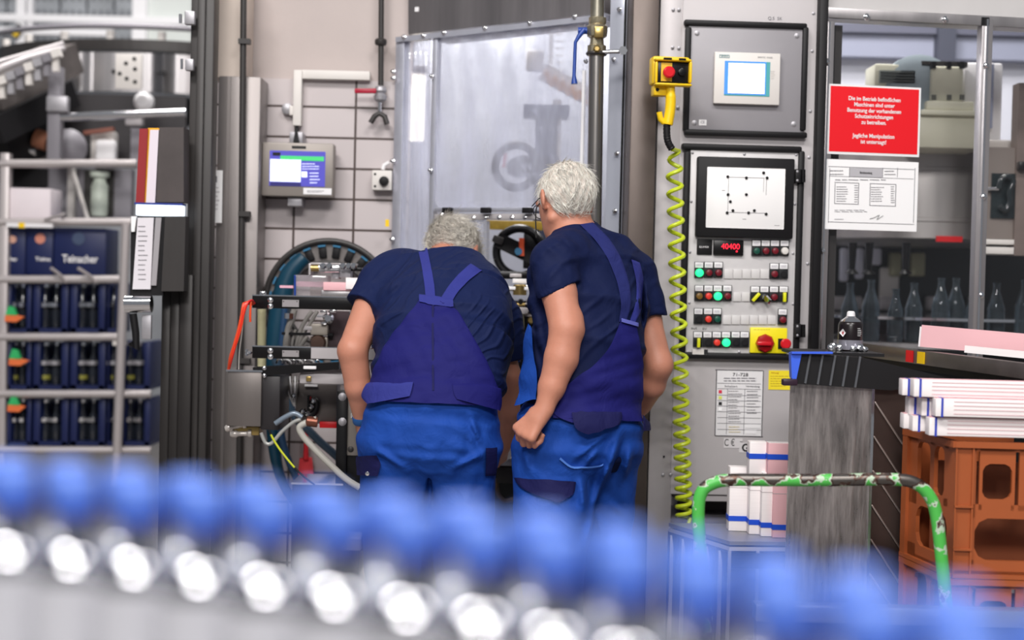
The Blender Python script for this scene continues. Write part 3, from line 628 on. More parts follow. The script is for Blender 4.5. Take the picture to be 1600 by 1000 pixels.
B().fbox(FK, 1216, 529, 1224, 545, .03, .034).put('stop_base', black, ms); B().lathe(FK.pt(1226, 537, .034), [(.012, 0), (.012, .01), (.019, .014), (.019, .022), (.014, .026)], 20, axis=FK.n).put('stop_button', mat('stop_red', '#d01a26', .3), ms)
lines(FK, 1178, 514, 1206, 516, 1, mat('dark_yellow_ink', '#b09a10', .6), ms, off=.0305)
text('aut    zu', FK, 1092, 513, 4.5, inkb, opn, off=.0205, width=24)
pl = B().fbox(FK, 1082, 546, 1106, 554, .0, .036, .0).put('inventory_sticker', offwhite, opn); B().fbox(FK, 1100, 546, 1106, 554, .036, .0365).put('inventory_bars', inkb, pl)
# rating table
tb = thing('type_plate', 'white printed machine data table under the operator panel', 'type plate', FK.pt(1155, 682))
B().frame(FK, 1118, 578, 1192, 682, 1.2, .0, .0025).put('plate_border', mat('border_ink', '#4e4c50', .5), tb)
B().fbox(FK, 1119, 579, 1191, 681, 0, .0015).put('plate_sheet', mat('plate_paper', '#e0dedf', .5), tb)
text('71-728', FK, 1157, 585.5, 5, inkb, tb, off=.003, width=24)
lines(FK, 1131, 589, 1183, 597, 2, ink, tb, off=.003, t=.3, jit=.1)
b = B()
for y in (599, 607.5, 617.5, 626, 634.5, 643.5, 652.5, 661.5, 671): b.fbox(FK, 1121, y, 1189, y+.7, .0015, .0025)
for x in (1135.5, 1162.5): b.fbox(FK, x, 608, x+.7, 679, .0015, .0025)
b.put('table_rules', ink, tb, flat=True)
text('Schaltart', FK, 1142, 603.5, 3, ink, tb, off=.003, width=20); text('Verwendung', FK, 1176, 603.5, 3, ink, tb, off=.003, width=22)
for y, c_ in ((612, '#d8304a'), (621.5, '#d9de6a'), (630.5, '#202022'), (639.5, '#fbfbfb')):
    B().fbox(FK, 1123, y-2.4, 1128, y+2.4, .0015, .003).put('colour_mark', mat('mark_'+c_[1:], c_, .5), tb)
lines(FK, 1138, 609, 1160, 661, 12, ink, tb, off=.003, t=.2, jit=.4); lines(FK, 1167, 609, 1186, 648, 8, ink, tb, off=.003, t=.22, jit=.3)
B().fbox(FK, 1164, 663, 1188, 669, .0015, .0028).put('white_field', white, tb); B().fbox(FK, 1164, 672, 1182, 678, .0015, .0028).put('white_field', white, tb)
lines(FK, 1139, 665, 1158, 677, 3, mat('yellow_ink', '#c9b98a', .6), tb, off=.003)
ce = thing('ce_sticker', 'pale sticker with black CE mark below the data table', 'sticker', FK.pt(1142, 700))
B().fbox(FK, 1131, 685, 1160, 700, 0, .0015).put('sticker_sheet', mat('sticker_grey', '#d3cfd0', .5), ce); text('C \u20ac', FK, 1140, 692, 11, inkb, ce, off=.002, width=16); text('~', FK, 1158, 690, 5, inkb, ce, off=.002, bold=.02)
gs = thing('g_sticker', 'white sticker with a bold black letter G partly hidden by the upright paper stack', 'sticker', FK.pt(1165, 707))
B().fbox(FK, 1155, 692, 1172, 707, .0, .0012).put('sticker_sheet', mat('sticker_grey', '#d3cfd0', .5), gs); text('G', FK, 1165, 700, 12, inkb, gs, off=.002, bold=.03)
yn = thing('yellow_notice', 'yellow warning notice on the cabinet right of the data table', 'notice', FK.pt(1218, 609))
B().fbox(FK, 1201, 579, 1236, 609, 0, .002).put('notice_sheet', mat('notice_yellow', '#efd92a', .5), yn); text('Achtung!', FK, 1211, 582.5, 2.6, mat('notice_orange', '#b06a10', .5), yn, off=.0025, width=12); lines(FK, 1204, 586, 1232, 605, 5, mat('notice_brown', '#a78a20', .5), yn, off=.0025, t=.2)
# yellow pendant with stop button
FE = Face(1048, 5.38, 8)
pe = thing('pendant_control', 'yellow hand-held pendant with red stop button hung on the cabinet', 'pendant control', FE.pt(1042, 205))
yp = mat('pendant_yellow', '#f0c514', .38)
B().fbox(FE, 1020, 88, 1078, 132, -.05, .012, .008).put('housing', yp, pe)
B().frame(FE, 1024, 91, 1082, 134, 4.5, .0, .035, .006).put('rim', yp, pe)
fp = B().fbox(FE, 1028, 95, 1079, 130, .012, .018, .002).put('face_plate', blackm, pe)
B().fbox(FE, 1033, 98, 1050, 127, .018, .021).put('yellow_disc_plate', mat('disc_yellow', '#e0b838', .4), fp)
B().lathe(FE.pt(1043, 114, .02), [(.012, 0), (.012, .012), (.02, .016), (.02, .026), (.015, .03)], 24, axis=FE.n).put('stop_button', MATS['stop_red'], fp)
B().lathe(FE.pt(1065, 113, .018), [(.014, 0), (.013, .01), (.01, .011)], 18, axis=FE.n).put('black_button', blackm, fp)
B().fbox(FE, 1037, 90, 1050, 93, .035, .037).put('vent_slot', blackm, pe); B().fbox(FE, 1061, 91, 1072, 94, .035, .037).put('vent_slot', blackm, pe)
B().fbox(FE, 1022, 131, 1046, 149, -.05, .0, .004).put('bracket', yp, pe)
B().lathe(FE.pt(1027, 140, 0), [(.006, 0), (.006, .003)], 10, axis=FE.n).put('bracket_hole', blackm, pe)
b = B().tube(smooth_path([FE.pt(1047, 132, .0), FE.pt(1048, 150, .0), FE.pt(1047, 172, .0), FE.pt(1043, 195, .0)]), [.016]*8+[.018]*16+[.017], 14); b.put('grip', yp, pe)
B().tube([FE.pt(1030, 175, .0), FE.pt(1032, 186, .0), FE.pt(1038, 192, .0)], .01).put('trigger_hook', yp, pe)
b = B(); pts = smooth_path([FE.pt(1042, 195), FE.pt(1042, 210), FE.pt(1044, 222), FE.pt(1050, 233)], 6); b.tube(pts, [.013 if i % 2 else .0115 for i in range(len(pts))]); b.put('cable_sleeve', black, pe)
# coiled cable
FL = Face(1058, 5.44, 3)
n = 0; y = 236.0; turns = []
pitch = lambda y: 27 if y < 520 else (27-13.5*min(1, (y-520)/270))
pts = []; a = 0
while y < 812:
    cxp = 1053+(y-236)/574*16 if True else 0
    amp = 11 if y > 260 else 8
    c_ = FL.pt(cxp, y); q = px2m(amp, 5.44)
    pts.append(c_+V((math.cos(a)*q, -math.sin(a)*q*.9, 0))); a += 2*math.pi/12; y += pitch(y)/12
b = B().tube([FE.pt(1050, 233)]+pts+[FL.pt(1075, 822)], .0075, 8)
single(b, 'coiled_cable', mat('coil_yellow_green', '#c3d22a', .35), 'yellow-green coiled spiral cable hanging from the pendant down the cabinet', 'cable')
# ============================================================ RIGHT MACHINE WINDOW
FR = Face(1290, 5.62, 9)
ws = mat('window_steel', '#a9a5a6', .35, .75, noise=.1, nscale=10, stretch=(1, 1, .1))
struct(B().fbox(FR, 1288, -60, 1700, 22, -.3, 0), 'trim_7', mat('hood_steel', '#c8c5c4', .45, .15, noise=.05, nscale=3))
gw = thing('guard_window', 'large clear guard window in a steel frame with bolts on the right', 'guard window', FR.pt(1440, 560))
b = B().fbox(FR, 1292, 22, 1700, 38, -.02, .01, .002); b.put('top_frame', ws, gw)
B().fbox(FR, 1283, 34, 1297, 560, -.03, .012, .002).put('left_frame', ws, gw)
B().fbox(FR, 1288.5, 34, 1290.5, 560, .012, .02).put('edge_trim', chrome, gw)
B().fbox(FR, 1298, 40, 1309, 560, -.1, -.04).put('inner_post', darkg, gw)
B().fbox(FR, 1527, 30, 1544, 560, -.03, .012, .002).put('mullion', ws, gw); B().fbox(FR, 1534, 30, 1537, 560, .012, .02).put('edge_trim', chrome, gw)
B().fbox(FR, 1297, 38, 1527, 556, -.012, -.006).put('pane', clearpane, gw); B().fbox(FR, 1544, 38, 1700, 556, -.012, -.006).put('pane', clearpane, gw)
bolts(FR, ((1354, 27), (1476, 31), (1291, 97), (1540, 103), (1284, 392), (1536, 307), (1532, 461)), 4.6, .01, .016, chrome, gw, 'bolt')
B().fbox(FR, 1534, 27, 1546, 40, .0, .014).put('clip', black, gw)
# sign and sheet on the pane
FSg = FR.off(.014)
sg = thing('warning_sign', 'red German warning sign with white border and lettering on the guard window', 'sign', FSg.pt(1365, 243))
B().fbox(FSg, 1294, 134, 1438, 243, -.004, 0).put('sign_board', white, sg); B().fbox(FSg, 1297, 137, 1435, 239, 0, .001).put('red_field', mat('sign_red', '#e3101e', .45), sg)
text('Die im Betrieb befindlichen\nMaschinen sind unter\nBenutzung der vorhandenen\nSchutzeinrichtungen\nzu betreiben.', FSg, 1366, 173.5, 6.4, white, sg, off=.002, width=88, bold=.018, spacing=1.02)
text('Jegliche Manipulation\nist untersagt!', FSg, 1365, 217.5, 6.4, white, sg, off=.002, width=69, bold=.018, spacing=1.02)
ns = thing('printed_form', 'white printed form with two small tables taped below the red sign', 'notice', FSg.pt(1362, 361))
B().fbox(FSg, 1290, 251, 1434, 360, -.003, -.001).put('paper_sheet', paper, ns)
b = B().frame(FSg, 1295, 262, 1429, 349, .8, -.001, .0); b.frame(FSg, 1304, 285, 1342, 319, .9, -.001, 0); b.frame(FSg, 1359, 287, 1400, 322, .9, -.001, 0)
b.fbox(FSg, 1296, 277, 1428, 277.6, -.001, 0)
for x in (1327, 1379, 1402): b.fbox(FSg, x, 262, x+.7, 277, -.001, 0)
b.put('form_rules', ink, ns, flat=True)
B().fbox(FSg, 1328, 263, 1379, 276.5, -.001, 0).put('grey_header', mat('form_grey', '#b4b2b6', .7), ns); text('Betriebsanweisung', FSg, 1353, 270, 4, inkb, ns, off=.001, width=20)
for q in ((1297, 264, 1324, 275, 2), (1382, 265, 1400, 275, 2), (1307, 290, 1326, 316, 7), (1335, 288, 1341, 317, 8), (1361, 291, 1382, 316, 7), (1392, 290, 1398, 318, 8), (1305, 279, 1385, 283, 1), (1304, 327, 1365, 332, 2), (1304, 341, 1320, 344, 1)): lines(FSg, *q, ink, ns, off=.0006, t=.22, jit=.3)
b = B().tube(smooth_path([FSg.pt(*q, .001) for q in ((1359, 342), (1366, 340), (1374, 336), (1370, 343), (1380, 337))], 4), .0007, 5); b.put('signature', inkb, ns)
# interior behind the window
FI = Face(1440, 7.8, 0); FJ = Face(1440, 6.3, 0); FM = Face(1440, 6.6)
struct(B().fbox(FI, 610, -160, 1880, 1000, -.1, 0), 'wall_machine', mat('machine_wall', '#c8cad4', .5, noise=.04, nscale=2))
t = thing('roof_beam', 'blue-grey crossbeam band along the top inside the machine', 'beam', FI.pt(1420, 92))
B().fbox(FI, 1290, 54, 1720, 92, .0, .12).put('beam', mat('bluegrey', '#8d91a4', .5), t); B().fbox(FI, 1290, 40, 1720, 54, .0, .16).put('dark_edge', mat('bluedark', '#5a5c6c', .5), t)
B().fbox(FI, 1466, 40, 1494, 95, .12, .2).put('dark_column', mat('slate', '#3f4250', .5), t)
t = thing('gear_motor', 'cream enamelled gear motor with louvred cover inside the guard window', 'motor', FJ.pt(1440, 245))
cm = cream
B().fbox(FJ, 1366, 100, 1440, 138, -.2, -.03, .01).put('louvre_cover', cm, t); B().fbox(FJ, 1374, 110, 1430, 130, -.03, -.02).put('louvre_recess', mat('green_grey', '#8f9590', .5), t)
for i in range(4): B().fbox(FJ, 1376, 112+i*4.5, 1428, 113.5+i*4.5, -.02, -.01).put('louvre', mat('louvre_dark', '#5b615e', .5), t)
B().lathe(FJ.pt(1430, 150, -.1), [(.16, 0), (.16, .06), (.12, .08)], 24, axis=FJ.n).put('round_flange', mat('greyblue', '#8f9ca3', .45), t)
B().fbox(FJ, 1455, 103, 1506, 162, -.2, .0, .015).put('motor_block', cm, t); B().fbox(FJ, 1440, 96, 1512, 104, -.2, -.02).put('block_top', darkg, t)
for x in (1459, 1483, 1503):
    B().fbox(FJ, x-3, 96, x+4, 107, -.02, .006).put('notch', blackm, t)
    B().fbox(FJ, x-3, 148, x+4, 156, 0, .006).put('notch', mat('notch_grey', '#5e5f58', .5), t)
B().fbox(FJ, 1448, 158, 1522, 172, -.2, .02, .006).put('flange_plate', cm, t); B().fbox(FJ, 1440, 172, 1532, 180, -.22, .03, .004).put('flange_plate', cm, t)
B().fbox(FJ, 1436, 180, 1542, 232, -.3, .0, .01).put('motor_base', cm, t)
t = thing('white_cabinet', 'white electrical box behind the mullion inside the machine', 'box', FJ.pt(1540, 228))
B().fbox(FJ, 1506, 98, 1566, 222, -.3, -.1, .01).put('box_body', white, t); B().fbox(FJ, 1545, 100, 1552, 200, -.1, -.06).put('blue_rib', mat('rib', '#9aa0b8', .4), t)
B().fbox(FJ, 1500, 218, 1592, 231, -.3, -.04, .008).put('box_foot', offwhite, t)
t = thing('filler_drum', 'large brushed steel drum with ribs above the bottles inside the machine', 'drum', FM.pt(1430, 382))
cc = FM.pt(1432, 382, -.55); z0 = cc.z; Z = lambda y: FM.pt(1440, y, 0).z-z0
prof = [(.3, 0), (.58, .001), (.6, .01), (.6, Z(347)), (.607, Z(346)), (.607, Z(341)), (.6, Z(340)), (.6, Z(268)), (.607, Z(267)), (.607, Z(262)), (.6, Z(261)), (.6, Z(234)), (.57, Z(232)), (.3, Z(231))]
B().lathe(cc, prof, 72).put('drum_shell', mat('drum_steel', '#a5a19f', .33, .75, noise=.12, nscale=6, stretch=(1, 1, .06)), t)
p = cc+V((.0, -.6, 0)); B().fbox(Face(1480, 6.53), 1464, 369, 1504, 378, -.02, .0).put('red_sticker', redm, t)
t = thing('control_niche', 'dark niche with a glossy curved handle right of the mullion', 'handle', FJ.pt(1566, 345))
B().fbox(FJ, 1540, 232, 1720, 375, -.1, .08).put('housing', mat('housing_brown', '#8b817b', .4, .5), t)
B().fbox(FJ, 1549, 271, 1586, 341, .08, .09).put('niche', mat('niche_dark', '#20282a', .15), t)
B().tube(smooth_path([FJ.pt(*q, .12) for q in ((1561, 295), (1565, 280), (1576, 276), (1583, 284), (1577, 300), (1578, 316), (1572, 328), (1562, 322))], 6), .012).put('curved_handle', mat('gloss_black', '#22282a', .08), t)
B().cyl(FJ.pt(1541, 295, .1), FJ.pt(1560, 295, .1), .008).put('handle_rod', chrome, t)
t = thing('guide_ledge', 'white twin guide ledge under the control niche', 'ledge', FJ.pt(1565, 398))
B().fbox(FJ, 1536, 374, 1586, 382, -.05, .1, .003).put('ledge', offwhite, t); B().fbox(FJ, 1536, 386, 1586, 397, -.05, .1, .003).put('ledge', offwhite, t)
t = thing('machine_post', 'brown-grey machine post at the right edge of the picture', 'post', FJ.pt(1596, 560))
B().fbox(FJ, 1588, 130, 1640, 400, .02, .1).put('post_body', mat('post_brown', '#7d706a', .4, .4, noise=.15), t); B().fbox(FJ, 1593, 252, 1610, 265, .1, .14, .004).put('latch', blackm, t)
# bottle carousel
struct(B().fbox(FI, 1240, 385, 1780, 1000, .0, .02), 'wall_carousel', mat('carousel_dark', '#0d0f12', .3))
t = thing('filling_valves', 'row of dark filling valve stems above the bottles inside the machine', 'valve', FM.pt(1370, 430))
for x in (1331, 1357, 1415): B().lathe(FM.pt(x, 428, .1), [(.03, 0), (.012, .02), (.016, .08), (.018, (FM.pt(x, 380)-FM.pt(x, 428)).z)], 14).put('valve_stem', blackm, t)
for x0, x1, y1 in ((1313, 1326, 440), (1337, 1350, 436), (1362, 1378, 414)): B().fbox(FI, x0, 388, x1, y1, .02, .05, .01).put('light_slot', mat('slot_white', '#d5d5e2', .5), t)
B().fbox(FI, 1375, 418, 1405, 470, .02, .05, .01).put('steel_guide', offwhite, t)
for x0, x1 in ((1391, 1409), (1423, 1446)): B().fbox(FI, x0, 395, x1, 432, .02, .08, .01).put('brass_guide', mat('dull_brass', '#9a977c', .4, .3), t)
t = thing('star_wheel', 'dark steel carousel table with shiny rims carrying the bottles', 'carousel', FM.pt(1430, 545))
cw = FM.pt(1440, 500, -.42)
B().lathe(V((cw.x, cw.y, FM.pt(1440, 500).z)), [(.5, 0), (.56, .0), (.56, .012), (.5, .014)], 60).put('neck_ring', chrome, t)
B().lathe(V((cw.x, cw.y, FM.pt(1440, 543).z)), [(.3, 0), (.62, .0), (.62, .02), (.3, .02)], 60).put('base_ring', steel, t)
for i, x in enumerate((1300, 1326, 1376, 1450, 1516)): B().fbox(FI, x, 463, x+22, 484, .1, .16, .01).put('steel_block', steel_l, t)
gl = mat('clear_bottle_glass', '#59666e', .05, 0, trans=.75, ior=1.45)
k = 0
for x, sc, nm in ((1322, 1, 'leftmost, behind the spray can'), (1357, 1.05, 'second, with tall shoulder'), (1393, .9, 'between the second and third valves'), (1424, 1, 'just left of the centre'), (1463, 1.08, 'left one of the close pair'), (1489, 1.08, 'right one of the close pair'), (1514, .95, 'beside the mullion'), (1552, 1, 'first one right of the mullion'), (1592, 1.05, 'at the right picture edge')):
    p = V((FM.pt(x, 540).x, FM.pt(x, 540).y-.02-(0 if k % 2 else .03), FM.pt(x, 542).z+.02)); r = .037*sc; h = .25*sc
    o = B().lathe(p, [(r*.85, 0), (r, .008), (r, h*.45), (r*.93, h*.5), (r, h*.55), (r*.8, h*.66), (.014, h*.86), (.0135, h*.96), (.016, h*.97), (.016, h)], 20).put('glass_bottle', gl)
    ptag(o, 'empty glass bottle on the carousel, '+nm, 'bottle', 'bottles on the carousel'); k += 1
# ============================================================ CENTRE MACHINE ENCLOSURE
aY0, aY1 = 6.28, 5.72
x0p, x1p = P(610, 450, aY0), P(968, 450, aY1)
yaw = math.degrees(math.atan2(x1p.y-x0p.y, x1p.x-x0p.x))
FX = Face(610, aY0, yaw)
en = thing('machine_enclosure', 'steel-framed machine enclosure with hazy clear plastic windows between wall and cabinet', 'machine enclosure', FX.pt(790, 1000))
al2 = mat('enclosure_steel', '#c3c4cf', .35, .6, noise=.06, nscale=8)
def strip(y0a, y0b, xa, xb, y1a, y1b, d0, d1, F=FX): return B().prism([F.pt(xa, y0a, d1), F.pt(xb, y0b, d1), F.pt(xb, y1b, d1), F.pt(xa, y1a, d1)], F.n*-(d1-d0))
hz = film('hazy_plastic_film', '#d3d5e4', .55, .10, .16, noise=.2)
B().fbox(FX, 608, 62, 621, 1000, -.03, .01, .002).put('left_post', al2, en)
B().fbox(FX, 671, 60, 678, 500, -.02, .012, .002).put('middle_post', al2, en)
B().fbox(FX, 942, -60, 965, 1000, -.03, .01, .002).put('right_post', mat('bright_steel', '#d5d8e4', .3, .5), en)
B().fbox(FX, 964, -60, 967, 1000, -.02, .014).put('gasket', black, en); B().fbox(FX, 967, -60, 979, 1000, -.05, .012).put('side_trim', al2, en)
strip(58, 22, 618, 945, 66, 31, -.02, .02).put('top_rail', al2, en)
strip(-60, -60, 638, 945, 54, 20, -.3, -.02).put('steel_hood', mat('hood_brushed', '#8f8a8b', .34, .8, noise=.2, nscale=7, stretch=(1, 1, .06)), en)
strip(-60, -60, 620, 640, 60, 56, -.12, -.06).put('dark_gap', black, en)
B().fbox(FX, 648, 11, 654, 18, -.02, -.018).put('hood_mark', white, en)
# slightly billowing films
def filmsheet(xa, xb, ya0, yb0, y1, name, wob=.012, d=0, nx=26, ny=20, F=FX, m=hz):
    b = B(); g = []
    for j in range(ny+1):
        row = []
        for i in range(nx+1):
            u = i/nx; v = j/ny; x = xa+(xb-xa)*u; yt = ya0+(yb0-ya0)*u; y = yt+(y1-yt)*v
            e = math.sin(math.pi*u)*math.sin(math.pi*v)
            dd = d+wob*e*(math.sin(u*9+v*5)+.6*math.sin(u*17-v*9))+.004*math.sin(u*40)*(1-v)**2
            row.append(b.bm.verts.new(F.pt(x, y, dd)))
        g.append(row)
    for j in range(ny):
        for i in range(nx): b.bm.faces.new((g[j][i], g[j][i+1], g[j+1][i+1], g[j+1][i]))
    bmesh.ops.solidify(b.bm, geom=b.bm.faces[:], thickness=.0008)
    return b.put(name, m, en, ang=3)
filmsheet(619, 673, 64, 58, 700, 'plastic_window')
filmsheet(677, 912, 58, 34, 327, 'plastic_window')
filmsheet(912, 942, 34, 31, 640, 'plastic_window', wob=.004)
filmsheet(677, 757, 338, 338, 520, 'plastic_flap', wob=.006)
B().fbox(FX, 908, 110, 912, 262, -.0, .012).put('window_edge', wp, en)
B().fbox(FX, 754, 345, 759, 500, -.01, .01).put('opening_edge', al2, en)
B().fbox(FX, 676, 324, 848, 330, -.01, .02, .002).put('hinge_rail', al2, en); B().fbox(FX, 676, 334, 848, 343, -.01, .012, .002).put('lower_rail', steel_l, en)
for x in (697, 757, 822): B().fbox(FX, x-7, 324, x+7, 333, .02, .04, .003).put('rail_clamp', black, en)
bolts(FX, ((690, 336), (714, 340), (740, 341), (760, 340), (780, 340), (800, 340), (820, 340)), 3, .012, .01, chrome, en, 'rail_bolt')
bolts(FX, ((632, 58), (662, 56), (694, 51), (758, 44), (828, 36), (898, 26), (615, 112), (615, 122), (614, 252), (613, 374), (675, 119), (673, 266), (916, 96), (912, 262), (959, 93), (968, 15), (964, 240), (961, 330)), 3.2, .02, .014, chrome, en, 'bolt')
# yellow beam under the rail
Fz = Face(800, 6.3)
single(B().fbox(Fz, 760, 345, 848, 359, -.05, 0, .003), 'yellow_beam', mat('stained_yellow', '#c9a53a', .5, noise=.25, nscale=14), 'stained yellow beam at the top of the machine opening between the men', 'beam')
# inside the enclosure
Fi = Face(800, 6.75)
t = thing('inner_glow_box', 'glowing rectangular box behind the narrow left plastic window', 'lamp', Fi.pt(643, 222))  # rectangular box with a glowing front
B().fbox(Fi, 626, 116, 663, 220, -.04, 0, .006).put('diffuser', mat('glow_white', '#fff8ea', .4, emit=2.6), t); B().fbox(Fi, 622, 102, 668, 114, -.05, .01, .004).put('glow_box_top', alu, t); B().fbox(Fi, 641, -60, 647, 103, -.03, -.01).put('hanger', alu, t)
t = thing('inner_handwheel', 'grey handwheel with spokes seen through the plastic window', 'handwheel', Fi.pt(805, 290))
B().ring(Fi.pt(806, 260, .1), px2m(33, 6.7), .018, (.25, 1, 0), 40).put('rim', darkg, t); B().bar(Fi.pt(806, 260, .1), Fi.pt(870, 262, .06), .05, .09).put('arm', darkg, t)
B().bar(Fi.pt(790, 240, .11), Fi.pt(787, 262, .11), .02, .012).put('red_mark', redm, t); B().lathe(Fi.pt(806, 262, .13), [(.04, 0), (.04, -.04)], 20, axis=Fi.n).put('hub', darkg, t)
t = thing('inner_column', 'dark grey lift column inside the enclosure', 'column', Fi.pt(848, 380))
B().fbox(Fi, 832, 180, 868, 600, -.1, .0, .004).put('column_body', mat('col_blue', '#4d5164', .4, .4), t); B().fbox(Fi, 818, 163, 890, 182, -.1, .05, .006).put('column_head', mat('col_navy', '#2e3350', .4), t)
t = thing('striped_arm', 'white beam with orange stripes slanting inside the enclosure', 'beam', Fi.pt(880, 170))
B().bar(Fi.pt(848, 112, .0), Fi.pt(928, 156, .0), .06, .07).put('beam_body', white, t)
for i in range(5):
    q = Fi.pt(858+i*13, 124+i*7.2, .035); B().bar(q+V((-.015, -.01, .03)), q+V((.015, -.01, -.03)), .01, .02).put('orange_stripe', mat('stripe_orange', '#e0a878', .5), t)
b = B(); b.fbox(Fi, 822, 78, 850, 110, -.06, .0, .01); b.fbox(Fi, 862, 155, 876, 330, -.03, .0, .006); single(b, 'inner_box', offwhite, 'pale box and upright inside the enclosure behind the striped beam', 'box')
t = thing('slotted_rail', 'pale toothed upright rail inside the enclosure near the valve pipe', 'rail', Fi.pt(870, 120))
B().fbox(Fi, 858, 40, 864, 125, -.03, .0).put('rail_body', wp, t)
for i in range(6): B().fbox(Fi, 868, 52+i*11, 880, 54+i*11, -.02, .0).put('tooth', wp, t)
for i, (x, y, w2, h2) in enumerate(((748, 90, 18, 5), (780, 91, 16, 4), (750, 108, 26, 3), (730, 170, 14, 6), (760, 170, 10, 2))):
    pass
struct(B().fbox(Face(800, 7.1), 640, -80, 975, 1000, -.05, 0), 'wall_enclosure', mat('enclosure_back', '#c0c4d0', .5, noise=.12, nscale=2))
# opening: black handwheel and gears
Fo = Face(800, 6.25)
t = thing('handwheel', 'large black handwheel with thick spokes in the opening between the men', 'handwheel', Fo.pt(805, 430))
hc = Fo.pt(812, 394, .0)
B().ring(hc, px2m(37, 6.25), .017, (.2, 1, .05), 48).put('rim', blackm, t)
B().bar(Fo.pt(776, 374), Fo.pt(850, 410), .03, .06).put('spoke', blackm, t); B().fbox(Fo, 818, 358, 842, 420, -.03, .01, .004).put('spoke', blackm, t)
B().bar(Fo.pt(770, 372, .03), Fo.pt(786, 378, .03), .03, .03, bev=.006).put('crank_handle', darkg, t)
B().bar(Fo.pt(815, 372, .03), Fo.pt(815, 400, .03), .02, .02).put('orange_tab', mat('orange_tab', '#e0562a', .5), t); B().lathe(Fo.pt(810, 393, .03), [(.015, 0), (.015, .02)], 12, axis=Fo.n).put('teal_button', MATS['teal_plastic'], t)
t = thing('gear_assembly', 'chrome and brass gear assembly below the black handwheel between the men', 'machine part', Fo.pt(805, 560))
Fg = Face(800, 5.95)
B().fbox(Fg, 750, 470, 860, 720, -.3, -.2).put('back_plate', blackm, t)
B().fbox(Fg, 745, 424, 850, 436, -.06, .02, .004).put('cross_bar', blackm, t)
rnd = random.Random(3)
for i in range(46):
    x = rnd.uniform(748, 842); y = rnd.uniform(424, 570); s2 = rnd.uniform(2.5, 7); m = rnd.choice([chrome, chrome, steel_l, alu, blackm, brass, white])
    if i % 3 == 0: B().fbox(Fg, x-s2*1.6, y-s2*.5, x+s2*1.6, y+s2*.5, -.02, rnd.uniform(.0, .05), .002).put('small_block', m, t)
    elif i % 3 == 1: B().lathe(Fg.pt(x, y, 0), [(s2*.0022, -.02), (s2*.0025, .01), (s2*.0018, .03)], 12, axis=Fg.n).put('bolt_cap', m, t)
    else: B().cyl(Fg.pt(x-s2*1.5, y, .02), Fg.pt(x+s2*1.5, y+rnd.uniform(-2, 2), .02), s2*.0012).put('pin', m, t)
B().lathe(Fg.pt(812, 461, .04), [(.026, 0), (.026, .035), (.02, .04)], 18).put('brass_nut', brass, t); B().fbox(Fg, 794, 448, 826, 453, .0, .06, .002).put('cover', white, t)
B().lathe(Fg.pt(812, 490, .04), [(.03, 0), (.034, .01), (.034, .02), (.02, .024)], 18).put('valve_flange', steel_l, t)
B().cyl(Fg.pt(812, 560, .03), Fg.pt(812, 485, .03), .017).put('brass_column', mat('dull_brass', '#9a977c', .4, .3), t)
t = thing('lower_machinery', 'dark machinery with white cable clips low between the two men', 'machine part', Fg.pt(790, 800))
B().fbox(Fg, 640, 690, 860, 1010, -.3, -.15).put('body', mat('machinery_black', '#1d1f1d', .4, noise=.2), t)
B().fbox(Fg, 772, 716, 806, 728, -.1, .04, .003).put('steel_plate', alu, t); B().fbox(Fg, 776, 730, 808, 755, -.1, .02, .003).put('block', darkg, t)
B().tube(smooth_path([Fg.pt(*q) for q in ((776, 748), (778, 770), (788, 782), (802, 780))]), .008).put('cable', mat('brownish', '#6b5a4a', .5), t)
B().bar(Fg.pt(783, 716, .05), Fg.pt(805, 698, .05), .02, .04).put('white_clip', white, t); B().fbox(Fg, 660, 782, 676, 790, .0, .05, .002).put('white_clip', white, t)
B().lathe(Fg.pt(668, 770, .0), [(.02, 0), (.02, .02)], 12, axis=Fg.n).put('green_lamp', mat('olive', '#3e4a32', .4), t)
# valve pipe in front of the enclosure
Fv = Face(930, 5.55)
t = thing('valve_pipe', 'vertical steel pipe with brass ball valve and blue lever beside the enclosure', 'pipe', Fv.pt(928, 900))
B().tube([Fv.pt(932, 88), Fv.pt(926, 500), Fv.pt(920, 900)], .0265, 24).put('pipe', mat('pipe_steel', '#8d8986', .28, .9, noise=.15, nscale=5, stretch=(1, 1, .1)), t)
B().tube([Fv.pt(934, -60), Fv.pt(933, 28)], .024, 20).put('pipe', mat('pipe_old', '#8d897c', .35, .8, noise=.2), t)
pv = Fv.pt(932, 90); Zv = lambda y: (Fv.pt(932, y)-pv).z
B().lathe(pv, [(.03, Zv(88)), (.034, Zv(86)), (.034, Zv(72)), (.026, Zv(70)), (.024, Zv(60)), (.036, Zv(57)), (.038, Zv(50)), (.038, Zv(42)), (.03, Zv(38)), (.032, Zv(36)), (.032, Zv(28)), (.026, Zv(27))], 10).put('valve_body', mat('nickel_brass', '#b0a68c', .25, .85, noise=.1), t)
B().fbox(Fv, 929, 41, 943, 58, .0, .045, .003).put('valve_plate', brass, t)
B().lathe(Fv.pt(932, 78, .01), [(.014, 0), (.014, .03), (.008, .034)], 6, axis=Fv.n).put('union_bolt', brass, t)
bl = mat('lever_blue', '#1c3f8f', .35)
B().cyl(Fv.pt(922, 48), Fv.pt(903, 48), .012).put('valve_stem', bl, t); B().tube([Fv.pt(913, 46, .01), Fv.pt(905, 56, .012), Fv.pt(899, 66, .014), Fv.pt(897, 118, .014), Fv.pt(897.5, 131, .014)], [.009, .008, .006, .0065, .012]).put('lever', bl, t)
B().cyl(Fv.pt(922, 82, .02), Fv.pt(975, 80, .02), .008).put('clamp_rod', chrome, t); B().lathe(Fv.pt(973, 80, .02), [(.016, 0), (.016, .02)], 6, axis=Fv.n).put('clamp_nut', chrome, t); B().ring(Fv.pt(932, 84), .031, .007, (0, 0, 1), 24).put('pipe_clamp', darkg, t)

